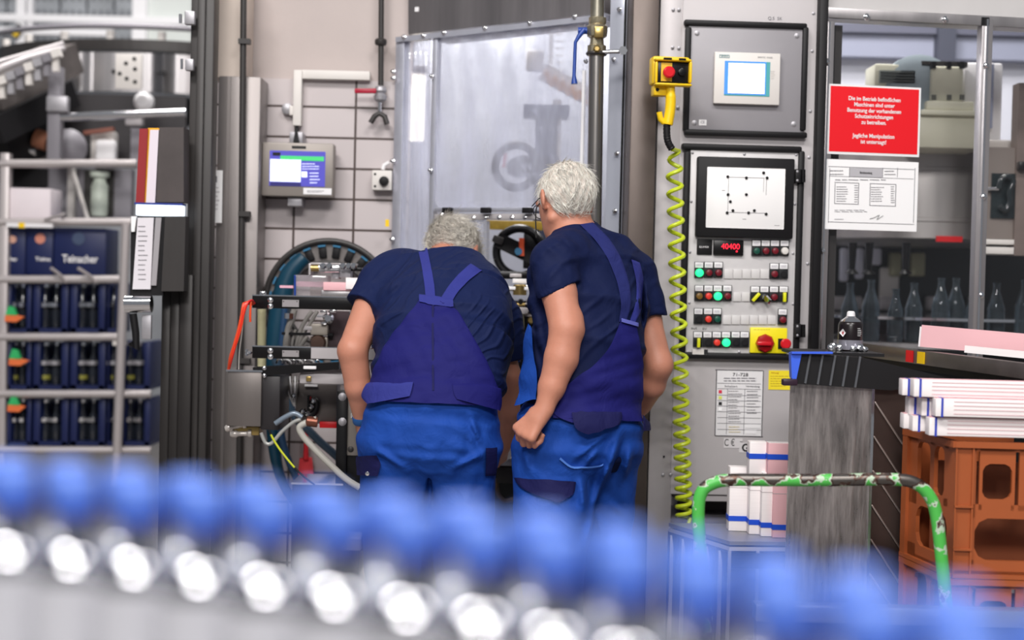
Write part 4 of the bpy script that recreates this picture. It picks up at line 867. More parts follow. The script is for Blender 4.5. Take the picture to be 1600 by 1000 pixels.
# ============================================================ LABELLING MACHINE AT LEFT
Fm = Face(470, 5.5); Fn = Face(470, 5.7)
def rail(y0, y1, x0, x1, label, withsteel):
    t = thing('machine_rail', label, 'rail', Fm.pt(x0, y1), 'black crossbars of the labelling machine')
    B().fbox(Fm, x0, y0, x1, y1, -.05, 0, .002).put('bar', blackm, t); B().fbox(Fm, x0, y0-1, x1, y0+1, -.05, .003).put('bright_edge', chrome, t)
    p = B().fbox(Fm, 441, y0+4.5, 467, y1-4.5, 0, .003).put('name_plate', mat('plate_grey', '#9f9a9c', .4, .4), t)
    bolts(Fm, ((443, y0+7), (464, y0+7)), .8, .003, .001, darkg, p, 'rivet')
    bolts(Fm, ((422.5, y0+5), (422.5, y0+14.5)), 3.6, 0, .007, chrome, t, 'bolt'); return t
t = rail(464, 484, 394, 640, 'upper black machine crossbar with bolts and small plate', 0)
t = rail(543, 562, 394, 590, 'middle black machine crossbar with bolts and small plate', 1)
B().fbox(Fm, 486, 545, 640, 562, .0, .004).put('steel_facing', steel_l, t)
bolts(Fm, ((386, 548), (391, 551), (386, 553)), 2.5, .0, .01, chrome, t, 'bolt')
t = thing('machine_rail', 'lowest black machine crossbar above the grey motor box', 'rail', Fm.pt(394, 588), 'black crossbars of the labelling machine')
B().prism([Fm.pt(395, 574, .02), Fm.pt(530, 566, .02), Fm.pt(530, 577, .02), Fm.pt(408, 588, .02), Fm.pt(395, 588, .02)], V((0, .05, 0))).put('bar', blackm, t)
bolts(Fm, ((413, 575), (413, 587), (395, 586)), 2.6, .02, .006, chrome, t, 'bolt'); B().fbox(Fm, 474, 572, 494, 577, .02, .03, .002).put('white_slot', white, t)
B().fbox(Fm, 468, 584, 540, 600, -.05, .0, .003).put('steel_block', steel_l, t); B().fbox(Fm, 478, 588, 486, 596, .0, .01, .002).put('brass_fitting', brass, t)
t = thing('post', 'round pale yellow-grey post between the black crossbars', 'post', Fn.pt(410, 575))
B().tube([Fn.pt(409, 483), Fn.pt(409, 580)], .016).put('post', mat('yellowed_post', '#aaa583', .4, .1, noise=.15), t)
t = thing('motor_box', 'brushed grey steel box hanging below the left crossbars', 'machine box', Fm.pt(382, 668))
B().fbox(Fm, 355, 580, 408, 666, -.22, .03, .002).put('box_body', mat('motor_grey', '#746e6b', .35, .65, noise=.08, nscale=5, stretch=(1, 1, .1)), t)
B().fbox(Fm, 353, 578, 410, 581, -.22, .035).put('lid', chrome, t); B().fbox(Fm, 408, 588, 437, 672, -.22, .015, .002).put('black_side', mat('box_black', '#262325', .4), t)
for i, (x, y) in enumerate(((352, 670), (360, 678))):
    B().lathe(Fm.pt(x, y, -.02), [(.009, 0), (.013, .006), (.013, .022), (.009, .028), (.009, .06), (.014, .064), (.014, .075)], 14, axis=(1, 0, .25-.2*i)).put('cable_gland', mat('gland_white', '#cfc8c2', .3, .4), t)
B().fbox(Fm, 364, 666, 405, 680, -.1, -.02, .003).put('connector_block', brass, t)
t = thing('red_cables', 'bundle of red-orange tubes arching from the crossbar down to the motor box', 'cable bundle', Fm.pt(360, 575, .06))
rc = mat('red_orange_tube', '#e04a22', .35)
for i in range(6): B().tube(smooth_path([Fm.pt(398-i, 474+i*.5, .01), Fm.pt(393-i*2, 469+i, .05), Fm.pt(385-i*1.2, 478, .07), Fm.pt(375-i*.8+i % 2*2, 515, .07), Fm.pt(364-i*.8, 555, .06), Fm.pt(358-i*.3, 577, .03)]), .0033, 8).put('tube', rc if i % 3 else redm, t)
B().tube(smooth_path([Fm.pt(392, 470, .05), Fm.pt(391, 490, .06), Fm.pt(391, 503, .06)]), .004, 8).put('tube', rc, t)
B().tube(smooth_path([Fm.pt(382, 480, .04), Fm.pt(378, 520, .05), Fm.pt(374, 550, .04), Fm.pt(373, 577, .03)]), .002, 8).put('tube', mat('pale_tube', '#b9b3ae', .4), t)
t = thing('label_magazine', 'clear and steel label magazine with pink labels behind the upper crossbar', 'machine part', Fm.pt(500, 464))
cp = film('acrylic', '#ddd6da', .35, .15, .1)
B().fbox(Fn, 459, 430, 512, 463, -.1, .0, .003).put('acrylic_box', cp, t); B().fbox(Fn, 484, 447, 506, 463, -.08, -.02, .003).put('brown_block', mat('brown_block', '#6d615c', .4), t)
B().fbox(Fn, 437, 446, 458, 450, -.02, .0).put('pink_strip', mat('pink_strip', '#dca7b8', .5), t); B().fbox(Fn, 462, 440, 512, 448, -.05, -.02).put('pink_strip', MATS['pink_strip'], t)
B().fbox(Fn, 505, 441, 548, 454, -.12, .02, .002).put('pink_label_stack', pinkp, t); B().fbox(Fn, 540, 434, 560, 452, -.12, .03, .002).put('pink_label_stack', pinkw, t)
B().fbox(Fn, 502, 454, 550, 464, -.12, .01, .003).put('tray', steel, t)
for q in ((482, 411, 486, 430), (485, 411, 557, 414), (530, 416, 548, 434), (518, 414, 530, 436)): B().fbox(Fn, *q, -.06, .01, .003).put('bracket', steel_l if q[0] < 500 else alu, t)
B().cyl(Fn.pt(486, 419, .02), Fn.pt(500, 419, .02), .012).put('brass_nozzle', brass, t); B().cyl(Fn.pt(499, 419, .02), Fn.pt(530, 419, .02), .017).put('air_cylinder', chrome, t)
for x in (505, 515, 536, 545, 553): B().lathe(Fn.pt(x, 416, .03), [(.012, 0), (.012, .012), (.007, .016)], 12, axis=Fn.n).put('knob', chrome, t)
B().fbox(Fn, 548, 418, 565, 424, -.04, .02, .002).put('bracket', blackm, t)
B().fbox(Fn, 405, 455, 414, 463, -.02, .02, .004).put('knurled_knob', chrome, t); B().tube([Fn.pt(461, 430), Fn.pt(461, 463)], .004).put('blue_line', bl, t)
B().fbox(Fn, 427, 461, 434, 465, 0, .02).put('knob', chrome, t)
t = thing('pneumatic_unit', 'cluster of steel pipes, tubes and valve blocks between the crossbars', 'machine part', Fn.pt(485, 545))
ht = mat('braided_grey', '#9d9994', .4, .5)
for pts_, r in ((((460, 484), (456, 500), (450, 515), (446, 545)), .012), (((488, 486), (478, 500), (470, 515), (462, 545)), .008), (((496, 486), (485, 505), (472, 525), (466, 545)), .007), (((480, 525), (470, 540), (462, 548)), .008), (((462, 515), (458, 530), (455, 548)), .005), (((470, 520), (468, 535), (466, 548)), .005)):
    B().tube(smooth_path([Fn.pt(*q, .0) for q in pts_]), r, 10).put('steel_tube', ht, t)
B().lathe(Fn.pt(453, 498), [(.02, 0), (.02, .02)], 8).put('hex_nut', chrome, t)
B().fbox(Fn, 440, 520, 520, 524, -.05, .01).put('black_shelf', blackm, t); B().fbox(Fn, 485, 506, 512, 524, -.06, .02, .006).put('valve_block', mat('valve_tan', '#a49c92', .4, .3), t)
B().fbox(Fn, 475, 510, 488, 516, -.02, .02, .002).put('connector', steel_l, t); B().fbox(Fn, 484, 526, 512, 543, -.05, .0, .005).put('valve_block', MATS['valve_tan'], t)
B().lathe(Fn.pt(497, 535, .0), [(.03, 0), (.024, .02)], 18, axis=Fn.n).put('brown_cap', mat('browncap', '#5a4236', .4), t)
B().fbox(Fn, 512, 486, 545, 545, -.06, -.03).put('dark_housing', mat('plum_dark', '#3d2f33', .4), t); B().lathe(Fn.pt(514, 497, .0), [(.02, 0), (.02, .02), (.012, .03)], 16, axis=Fn.n).put('gauge', chrome, t)
for x, y in ((500, 494), (506, 505), (520, 486), (505, 487)): B().fbox(Fn, x-5, y-2, x+5, y+2, .0, .03, .002).put('connector', chrome if x > 503 else alu, t)
B().lathe(Fn.pt(580, 537, .0), [(.018, 0), (.018, .015), (.008, .02)], 16, axis=Fn.n).put('ring_bolt', chrome, t)
for i in range(7): 
    x = 432+i*9; B().tube(smooth_path([Fn.pt(x, 567), Fn.pt(x+3, 561, .02), Fn.pt(x+10, 563, .03), Fn.pt(x+14, 568, .02)], 4), .004, 8).put('cable_loop', white if i % 2 else chrome, t)
# cable bundle and lower unit
t = thing('cable_bundle', 'fan of white and grey cables behind the motor box', 'cable bundle', Fn.pt(455, 640))
for i in range(7): B().tube(smooth_path([Fn.pt(441+i*4, 588, .0), Fn.pt(444+i*3.4, 604, .01), Fn.pt(452+i*1.6, 620+i, .01), Fn.pt(459+i*.4, 634, .0)]), .003, 6).put('cable', white if i % 2 else mat('cable_grey', '#8b8784', .4), t)
t = thing('gearbox', 'dark grey gearbox plate with black bracket and fittings left of the black upright', 'machine part', Fn.pt(495, 660))
B().fbox(Fn, 462, 600, 526, 662, -.12, .0, .003).put('housing', mat('gearbox_grey', '#5f5957', .4, .5, noise=.1), t)
B().fbox(Fn, 476, 601, 496, 604, .0, .01).put('white_strip', white, t); B().fbox(Fn, 480, 618, 484, 645, .0, .012).put('black_slot', blackm, t); B().fbox(Fn, 484, 620, 486, 634, .0, .012).put('red_mark', redm, t)
B().tube(smooth_path([Fn.pt(*q, .03) for q in ((486, 632), (491, 626), (495, 630), (493, 642), (485, 648), (475, 645), (472, 640))]), .012).put('black_bracket', blackm, t)
for x, y in ((473, 642), (481, 646), (459, 618), (490, 626), (487, 635)): B().lathe(Fn.pt(x, y, .04), [(.009, 0), (.009, .01), (.004, .014)], 12, axis=Fn.n).put('fitting', chrome, t)
B().fbox(Fn, 499, 659, 526, 669, .0, .02, .003).put('red_bar', redm, t)
t = thing('machine_upright', 'black machine upright with steel plate left of the bent man', 'upright', Fm.pt(545, 860))
B().fbox(Fm, 524, 611, 541, 860, -.06, .0, .003).put('black_post', blackm, t); B().fbox(Fm, 541, 610, 562, 712, -.05, -.01, .003).put('steel_plate', mat('plate_steel', '#8f8983', .4, .6), t)
bolts(Fm, ((535, 620), (535, 659)), 5.2, 0, .008, alu, t, 'bolt'); bolts(Fm, ((548, 702),), 4, -.01, .006, darkg, t, 'bolt'); text('III', Fm, 551, 650, 8, white, t, off=-.008, width=5)
B().fbox(Fm, 541, 712, 575, 860, -.06, -.02).put('black_base', blackm, t)
t = thing('base_box', 'black box on the machine foot below the red dustpan', 'machine box', Fm.pt(505, 850))
B().fbox(Fm, 455, 757, 562, 900, -.25, .0, .003).put('box_body', mat('box_black', '#262325', .4), t); B().fbox(Fm, 455, 755, 536, 758, -.25, .004).put('bright_edge', chrome, t)
t = thing('floor_bracket', 'small bright steel bracket low by the bent man\'s left leg', 'bracket', P(543, 865, 5.3))
B().fbox(Face(543, 5.3), 524, 842, 563, 860, -.04, .0, .003).put('plate', steel_l, t); B().fbox(Face(543, 5.3), 524, 838, 563, 842, -.1, .003).put('bright_edge', white, t)
ft = Fm.off(.05)
t = thing('grey_hose', 'pale grey hose curling from the gearbox down to the right', 'hose', ft.pt(560, 760))
B().tube(smooth_path([ft.pt(*q) for q in ((495, 655), (480, 660), (468, 668), (474, 682), (490, 700), (515, 725), (540, 748), (562, 762))]), .0115, 12).put('hose', mat('hose_grey', '#b9b6ae', .35, .1), t)
B().lathe(ft.pt(496, 660), [(.018, 0), (.018, .035), (.012, .04)], 14, axis=(-1, 0, .1)).put('copper_fitting', mat('copper', '#7a4a3a', .3, .6), t)
t = thing('connecting_hoses', 'two steel-blue hoses joining the motor box to the gearbox', 'hose', ft.pt(440, 660))
B().tube(smooth_path([ft.pt(*q) for q in ((430, 662), (445, 652), (460, 646), (472, 652))]), .009).put('hose', mat('steel_blue_hose', '#7b8794', .3, .3), t)
B().tube(smooth_path([ft.pt(*q) for q in ((408, 676), (415, 692), (425, 692), (440, 675), (458, 660), (470, 655))]), .0065).put('hose', mat('steel_pale', '#a9a9a6', .3, .3), t)
ca = mat('earth_yellow', '#c9cf2c', .4)
t = thing('earth_cable', 'thin black and yellow-green cable hanging from the motor box', 'cable', ft.pt(490, 760))
pts = smooth_path([ft.pt(*q, .01) for q in ((420, 672), (428, 688), (440, 706), (458, 728), (475, 745), (492, 758))])
B().tube(pts, .0035, 8).put('cable', black, t); B().tube(pts[4:26], .0037, 8).put('yellow_stripe', ca, t)
# ============================================================ RIGHT FOREGROUND: tray, crates, cart
FT5 = Face(1300, 5.0, 2)
t = thing('infeed_conveyor', 'grey steel infeed conveyor edge with red and yellow squares running to the right', 'conveyor', P(1480, 1000, 5.0))
pa, pb = P(1340, 545, 5.45), P(1680, 590, 4.35)
B().bar(pa, pb, .03, .046, bev=.002).put('side_rail', mat('conveyor_rail', '#746d6a', .35, .7, noise=.15, nscale=8), t)
d = (pb-pa).normalized(); sd = V((d.y, -d.x, 0)).normalized()
if sd.y > 0: sd = -sd
def onrail(px, h=.036): 
    k = (px-1340)/340; k2 = k*5.45/(5.45*k+4.35*(1-k)) if False else k
    r = ray(px, 560); a = pa; n_ = V((sd.x, sd.y, 0)); return CAM + r*((a-CAM).dot(n_)/r.dot(n_))
for px, m in ((1428, redm), (1446, mat('sticker_yellow', '#f0c40f', .4))):
    c_ = onrail(px); kk = (c_-pa).dot(d); c_ = pa+d*kk
    B().bar(c_-d*.02+sd*.017, c_+d*.02+sd*.017, .003, .038).put('colour_square', m, t)
B().bar(pa+V((.15, .1, -.03)), pb+V((.15, .1, -.03)), .3, .03).put('belt', mat('belt_dark', '#2b2a2c', .5), t)
B().bar(pa+V((.0, .06, -.11)), pb+V((.0, .2, -.11)), .05, .1).put('side_skirt', blackm, t)
for k in (.05,): q = pa.lerp(pb, k)+V((.1, .1, 0)); B().box((q.x, q.y, q.z/2-.06), (.05, .05, q.z-.12)).put('support_leg', darkg, t)
# big pink bundle
t = thing('label_bundle', 'large pink paper bundle lying on the infeed conveyor', 'paper bundle', P(1540, 560, 4.95), )
q0 = P(1451, 550, 4.95); 
B().box((q0.x+.33, q0.y+.06, q0.z-.0+.028), (.66, .11, .07), Matrix.Rotation(.06, 3, 'Y') @ Matrix.Rotation(-.25, 3, 'Z')).put('paper_block', pinkp, t)
B().box((q0.x+.012, q0.y+.145, q0.z+.044), (.012, .108, .064), Matrix.Rotation(.06, 3, 'Y') @ Matrix.Rotation(-.25, 3, 'Z')).put('white_end', white, t)
q0 = P(1512, 549, 4.86)
single(B().box((q0.x+.25, q0.y, q0.z-.012), (.5, .05, .022), Matrix.Rotation(.07, 3, 'Y') @ Matrix.Rotation(-.3, 3, 'Z')), 'label_strip', pinkw, 'flat whitish paper strip in front of the large pink bundle', 'paper bundle')
# black grid tray and perforated steel cabinet
FB = Face(1300, 4.75, 3)
t = thing('steel_cabinet', 'scratched reflective steel cabinet with bright corner edge and diamond-plate side', 'cabinet', (FB.pt(1300, 1000).x, 4.8, 0))
sc = mat('scratched_steel', '#a39c9a', .3, .85, noise=.42, nscale=30, stretch=(1.6, 1.6, .2), bump=.25, bscale=30)
z0c = .0; ztop = FB.pt(1295, 601).z; xl_, xr_ = FB.pt(1231, 780).x, FB.pt(1359, 780).x
yb_ = FB.pt(1295, 700).y
B().box(((xl_+xr_)/2, yb_+.006, ztop/2), (xr_-xl_, .012, ztop)).put('front_sheet', sc, t)
B().box((xr_-.002, yb_-.004, ztop/2), (.008, .008, ztop)).put('corner_edge', chrome, t)
FS_ = Face(1388, 4.95, 30); 
dm = mat('diamond_plate', '#5b4c47', .35, .8, noise=.15, nscale=4)
xs_ = FB.pt(1361, 800, 0)
B().box((xs_.x+.17, yb_+.035, (ztop+.0)/2), (.34, .03, ztop)).put('side_sheet', dm, t)
for i in range(9):
    z = ztop-.12-i*.105
    B().bar((xs_.x+.003, yb_+.018, z+.07), (xs_.x+.115, yb_+.018, z-.09), .006, .013, upv=(0, -1, 0), bev=.002).put('raised_rib', mat('rib_metal', '#b0a29b', .3, .8), t)
B().box((xs_.x+.1, yb_+.02, ztop+.003), (.22, .05, .008)).put('top_edge', steel_l, t)
B().box(((xl_+xs_.x+.3)/2+.02, yb_+.16, ztop/2), (xs_.x+.24-xl_, .18, ztop-.02)).put('cabinet_core', darkg, t)
def corr(F, x, y): return F.pt(x, y)
t = thing('grid_tray', 'black compartment tray with blue end standing on the steel cabinet', 'tray', FB.pt(1300, 600))
hh = ztop
B().prism([FB.pt(1243, 599.5, .02), FB.pt(1392, 610, .02), FB.pt(1440, 604, .02), FB.pt(1530, 602, .02), FB.pt(1350, 559, .02), FB.pt(1252, 551, .02)], V((0, .05, 0))).put('tray_front', mat('tray_black', '#131214', .45), t)
for i in range(5):
    x = 1263+i*19.5; B().bar(FB.pt(x-5, 599+i*1.6, .024), FB.pt(x+3, 553+i*1, .024), .006, .006).put('divider', mat('tray_grey', '#54565a', .4), t)
B().prism([FB.pt(1237, 590, .03), FB.pt(1243, 599, .03), FB.pt(1253, 551, .03), FB.pt(1236, 551, .03)], V((0, .04, 0))).put('blue_end', mat('tray_blue', '#3f66e0', .4), t)
zcn = P(1328, 548, 4.95).z; B().box((FB.pt(1318, 560).x, 4.93, zcn-.006), (.27, .26, .01)).put('tray_top', MATS['tray_black'], t)
B().bar(FB.pt(1236, 551, .03), FB.pt(1300, 551, .03), .02, .006).put('blue_edge', MATS['tray_blue'], t)
B().bar(FB.pt(1222, 597, .03), FB.pt(1245, 597, .03), .03, .02, bev=.004).put('hook', mat('hook_purple', '#2f1d2c', .4), t)
# spray can and clear jar
FCn = Face(1328, 4.95)
t = thing('spray_can', 'black and white spray can with flammable diamond symbol on the tray', 'spray can', FCn.pt(1328, 548))
pb_ = FCn.pt(1328, 548); Zc = lambda y: FCn.pt(1328, y).z-pb_.z
B().lathe(pb_, [(.038, 0), (.039, .004), (.039, Zc(508)), (.036, Zc(504)), (.03, Zc(501))], 28).put('can_body', mat('can_black', '#1b1416', .25), t)
B().lathe(pb_, [(.0395, .004), (.0395, Zc(531))], 28, cap=False).put('can_label', mat('can_grey', '#8d8c96', .3, .4), t)
B().lathe(pb_, [(.037, Zc(506)), (.03, Zc(500)), (.018, Zc(496)), (.014, Zc(494))], 28).put('can_shoulder', chrome, t)
B().lathe(pb_, [(.014, Zc(495)), (.0125, Zc(488)), (.008, Zc(486))], 20).put('nozzle_cap', white, t)
fc = FCn.off(.0395); q = fc.pt(1317, 520); s_ = px2m(6.2, 4.9)
B().prism([q+V((0, -.001, s_)), q+V((s_*.8, .0035, 0)), q+V((0, -.001, -s_)), q+V((-s_*.8, .006, 0))], V((0, .003, 0))).put('hazard_diamond', white, t)
B().prism([q+V((0, -.002, s_*.45)), q+V((s_*.3, -.0015, -s_*.1)), q+V((0, -.002, -s_*.5)), q+V((-s_*.3, .0, -s_*.1))], V((0, .002, 0))).put('flame_mark', redd, t)
lines(fc, 1340, 512, 1346, 526, 5, white, t, off=-.003)
t = thing('fittings_pile', 'small pile of shiny metal fittings on the tray beside the spray can', 'fittings', FCn.pt(1310, 548))
for i, (x, y, r) in enumerate(((1302, 541, .014), (1311, 545, .012), (1343, 545, .012), (1333, 540, .01), (1299, 528, .011), (1351, 548, .009))):
    B().lathe(V((FCn.pt(x, y, .045).x, FCn.pt(x, y, .045).y, zcn+r*.8)), [(r, -.008), (r*1.1, 0), (r, .01), (r*.4, .014)], 12, axis=(random.uniform(-.4, .4), -1, random.uniform(-.3, .6))).put('fitting', chrome, t)
FCs = FCn.off(.0)
# crates
cr = mat('orange_brown_crate', '#a3552e', .38, noise=.06, nscale=4)
def crate(px0, pxc, px1, yt, yb, Yc, label, first):
    """crate seen at a corner: left face px0..pxc, front face pxc..px1"""
    Ff = Face(pxc, Yc, -2); zt_ = Ff.pt(pxc, yt).z; zb_ = Ff.pt(pxc, yb).z; H = zt_-zb_
    c0 = V((Ff.pt(pxc, 800).x, Ff.pt(pxc, 800).y, zb_)); 
    t = thing('bottle_crate', label, 'crate', c0, 'stacked orange-brown crates')
    u = Ff.u; ln = V((P(px0, 800, Yc+.35).x-c0.x, .35, 0)); l_ = ln.normalized()
    Wd = px2m(px1-pxc, Yc)
    def plate(o, dirv, L, openings, th, nrm, zones, rim):
        """wall with holes built as strips"""
        b = B()
        def slab(a0, a1, z0_, z1_, ex=0): 
            q = [o+dirv*a0+V((0, 0, z0_)), o+dirv*a1+V((0, 0, z0_)), o+dirv*a1+V((0, 0, z1_)), o+dirv*a0+V((0, 0, z1_))]
            b.prism([x+nrm*ex for x in q], nrm*-(th+ex))
        for (a0, a1, z0_, z1_) in zones: slab(a0*L, a1*L, z0_*H, z1_*H)
        for (a0, a1, z0_, z1_, ex) in rim: slab(a0*L, a1*L, z0_*H, z1_*H, ex)
        # holes with cut corners: triangles closing the corners
        for (a0, a1, z0_, z1_, c_) in openings:
            for sa, sz in ((0, 0), (1, 0), (0, 1), (1, 1)):
                A = o+dirv*((a1 if sa else a0)*L)+V((0, 0, (z1_ if sz else z0_)*H)); da = dirv*(c_*(-1 if sa else 1)); dz = V((0, 0, c_*(-1 if sz else 1)))
                m1 = A+da*.34+dz*.34
                b.prism([A, A+da, m1, A+dz], nrm*-th)
        return b
    # front wall: col 0..0.28 solid corner column, arched windows above, big hand hole below
    zonesF = [(0, .26, 0, 1), (.26, 1.6, .44, .54), (.26, 1.6, .93, 1), (.26, 1.6, 0, .13), (.26, .30, .5, 1), (.345, .39, .5, 1), (.80, .845, .5, 1), (.90, 1.02, .5, 1), (1.05, 1.1, .5, 1), (1.3, 1.6, .1, 1), (.26, .30, .1, .5), (.39, .8, .84, 1), (.39, .8, .54, .58)]
    opF = [(.39, .80, .58, .84, .02), (.30, 1.35, .13, .44, .035)]
    rimF = [(-.01, 1.6, .955, 1, .012), (-.0, 1.6, 0, .03, .012), (.0, .26, .515, .53, .01), (.0, .26, .2, .215, .01), (.0, .02, 0, 1, .008), (.235, .26, 0, 1, .008)]
    plate(c0, u, Wd, opF, .012, Ff.n, zonesF, rimF).put('front_wall', cr, t)
    nl = V((l_.y*-1, l_.x, 0)); nl = nl if nl.x < 0 else -nl
    Ll = ln.length
    zonesL = [(0, .12, 0, 1), (.12, 1, .93, 1), (.12, 1, .44, .56), (.12, 1, 0, .13), (.40, .48, .5, 1), (.74, 1, 0, 1), (.12, .2, .5, 1)]
    opL = [(.2, .40, .56, .93, .02), (.48, .74, .56, .93, .02), (.12, .74, .13, .44, .035)]
    rimL = [(-.03, 1, .955, 1, .012), (0, 1, 0, .03, .012), (.9, 1, 0, 1, .01)]
    plate(c0, l_, Ll, opL, .012, nl, zonesL, rimL).put('side_wall', cr, t)
    b = B(); b.prism([c0+V((0, 0, .01)), c0+u*Wd*1.6+V((0, 0, .01)), c0+u*Wd*1.6+l_*Ll+V((0, 0, .01)), c0+l_*Ll+V((0, 0, .01))], (0, 0, .01)); b.put('crate_floor', cr, t)
    b = B(); b.prism([c0+l_*Ll, c0+u*Wd*1.6+l_*Ll, c0+u*Wd*1.6+l_*(Ll-.012), c0+l_*(Ll-.012)], (0, 0, H)); b.put('back_wall', cr, t)
    b = B(); b.prism([c0+l_*.2+u*.02, c0+u*Wd*1.55+l_*.2, c0+u*Wd*1.55+l_*.21, c0+l_*.21+u*.02], (0, 0, H*.8)); b.put('bottle_divider', mat('crate_brown_inner', '#7d4326', .5), t)
    return t, zt_, c0, u, l_, Wd
zz = 5
Yc_ = 4.36
ct_, ztc, c0, uu, ll, Wd = crate(1412, 1490, 1601, 689, 902, Yc_, 'upper orange-brown plastic crate carrying the paper bundles', True)
dz = ztc-c0.z
for nme, k in (('lower orange-brown plastic crate directly under the upper one', 1),):
    cc_ = copytree(ct_, (0, 0, -dz*k-.002*k), nme)
# paper bundles on crate top
FPb = Face(1500, Yc_-.0, -2)
straps = [(0, 8, 1412, 605, 1), (1, 8, 1416, 0, 1)]
def bundle(px, y0, y1, off, label):
    yc = (y0+y1)/2; a = FPb.pt(px, yc, off); h = abs(FPb.pt(px, y0, off).z-FPb.pt(px, y1, off).z)*.97
    t = thing('paper_bundle', label, 'paper bundle', a+V((0, 0, -h/2)), 'strapped paper bundles on the crate')
    L = .62; Wb = .05
    R_ = Matrix((uu, -FPb.n, V((0, 0, 1)))).transposed()
    b = B().box(a+uu*L/2-FPb.n*Wb/2, (L, Wb, h), R_, .002); b.put('paper_block', pinkw, t)
    for kz in (-.34, -.1, .12, .34): B().box(a+uu*(L/2+.02)+V((0, 0, kz*h))+FPb.n*.0005, (L-.06, .001, .0025), R_).put('sheet_edge', mat('pink_edge', '#d9b8bb', .6), t)
    B().box(a+uu*L/2-FPb.n*Wb/2+V((0, 0, h/2)), (L-.004, Wb-.004, .0016), R_).put('pink_top', pinkp, t)
    B().box(a+uu*.018-FPb.n*Wb/2, (.006, Wb+.003, h+.003), R_).put('blue_strap', mat('strap_blue', '#2b3fb0', .4), t)
rowy = ((591, 619), (621, 651), (651, 681))
tops = {}
bundle(1410, 592, 618, -.07, 'strapped pink-topped bundle, rear one of the top row on the crate')
bundle(1428, 592, 620, .0, 'strapped pink-topped bundle, front one of the top row on the crate')
bundle(1420, 621, 648, -.09, 'strapped bundle at the back of the middle row on the crate')
bundle(1440, 622, 650, -.03, 'strapped bundle in the centre of the middle row on the crate')
bundle(1462, 622, 651, .03, 'strapped bundle at the front of the middle row on the crate')
bundle(1412, 646, 670, -.10, 'strapped bundle at the back of the bottom row on the crate')
bundle(1426, 649, 674, -.05, 'strapped bundle in the centre of the bottom row on the crate')
bundle(1452, 652, 681, .01, 'strapped bundle at the front of the bottom row, lowest on the crate rim')
# green-painted cart handle
Fh = Face(1280, 4.3)
def chip():
    m = bpy.data.materials.new('chipped_green'); m.use_nodes = True; nt = m.node_tree; b = nt.nodes['Principled BSDF']; b.inputs['Roughness'].default_value = .4
    tc = nt.nodes.new('ShaderNodeTexCoord'); n1 = nt.nodes.new('ShaderNodeTexNoise'); n1.inputs['Scale'].default_value = 22; n1.inputs['Detail'].default_value = 5
    sp = nt.nodes.new('ShaderNodeSeparateXYZ'); nt.links.new(tc.outputs['Object'], sp.inputs[0]); nt.links.new(tc.outputs['Object'], n1.inputs[0])
    zr = nt.nodes.new('ShaderNodeMapRange'); ztp = Fh.pt(1280, 750).z-CART.z; zr.inputs[1].default_value = ztp-.032; zr.inputs[2].default_value = ztp+.003; zr.inputs[3].default_value = -.025; zr.inputs[4].default_value = .13
    nt.links.new(sp.outputs[2], zr.inputs[0]); ad = nt.nodes.new('ShaderNodeMath'); nt.links.new(n1.outputs[0], ad.inputs[0]); nt.links.new(zr.outputs[0], ad.inputs[1])
    r = nt.nodes.new('ShaderNodeValToRGB'); r.color_ramp.interpolation = 'CONSTANT'; e = r.color_ramp.elements
    e[0].color = lin('#4fb84e'); e[0].position = 0; e[1].color = lin('#b9cdb5'); e[1].position = .52; x = e.new(.57); x.color = lin('#5e4a42'); x = e.new(.64); x.color = lin('#6f6a66')
    nt.links.new(ad.outputs[0], r.inputs[0]); nt.links.new(r.outputs[0], b.inputs['Base Color'])
    rm = nt.nodes.new('ShaderNodeMath'); rm.operation = 'GREATER_THAN'; rm.inputs[1].default_value = .6; nt.links.new(ad.outputs[0], rm.inputs[0]); nt.links.new(rm.outputs[0], b.inputs['Metallic']); return m
CART = V((Fh.pt(1285, 900).x, 4.3, 0))
t = thing('push_cart', 'push cart with arched tube handle of chipped green paint', 'cart', CART)
hp = [V((Fh.pt(1106, 1010).x, 4.3, .1)), Fh.pt(1106, 1010), Fh.pt(1102, 930), Fh.pt(1095, 860), Fh.pt(1091, 800), Fh.pt(1096, 770), Fh.pt(1112, 756), Fh.pt(1140, 750), Fh.pt(1200, 750), Fh.pt(1300, 750), Fh.pt(1395, 749), Fh.pt(1432, 756), Fh.pt(1454, 778), Fh.pt(1464, 810), Fh.pt(1472, 880), Fh.pt(1478, 940), Fh.pt(1484, 1010), V((Fh.pt(1488, 1010).x, 4.3, .1))]
B().tube(smooth_path(hp, 6), .0175, 18).put('handle_tube', chip(), t)
zd = Fh.pt(1400, 953).z
B().fbox(Fh, 1180, 952, 1760, 978, -.03, .03, .003).put('deck_rail', mat('deck_rail', '#9aa0b4', .35, .6), t); B().fbox(Fh, 1180, 978, 1760, 1040, -.03, .01).put('deck_side', mat('deck_blue', '#46568c', .4, .3), t)
q = Fh.pt(1400, 960); B().box((q.x+.1, 4.5, .095), (1.1, .44, .02)).put('deck_board', darkg, t)
for dx in (-.45, .4):
    for dy in (.05, .42):
        B().lathe((q.x+dx-.015, 4.32+dy, .04), [(.015, 0), (.04, .002), (.04, .03), (.015, .032)], 24, axis=(1, 0, 0)).put('wheel', black, t)
        B().box((q.x+dx+.03, 4.3+dy, .077), (.02, .04, .016)).put('wheel_mount', darkg, t)
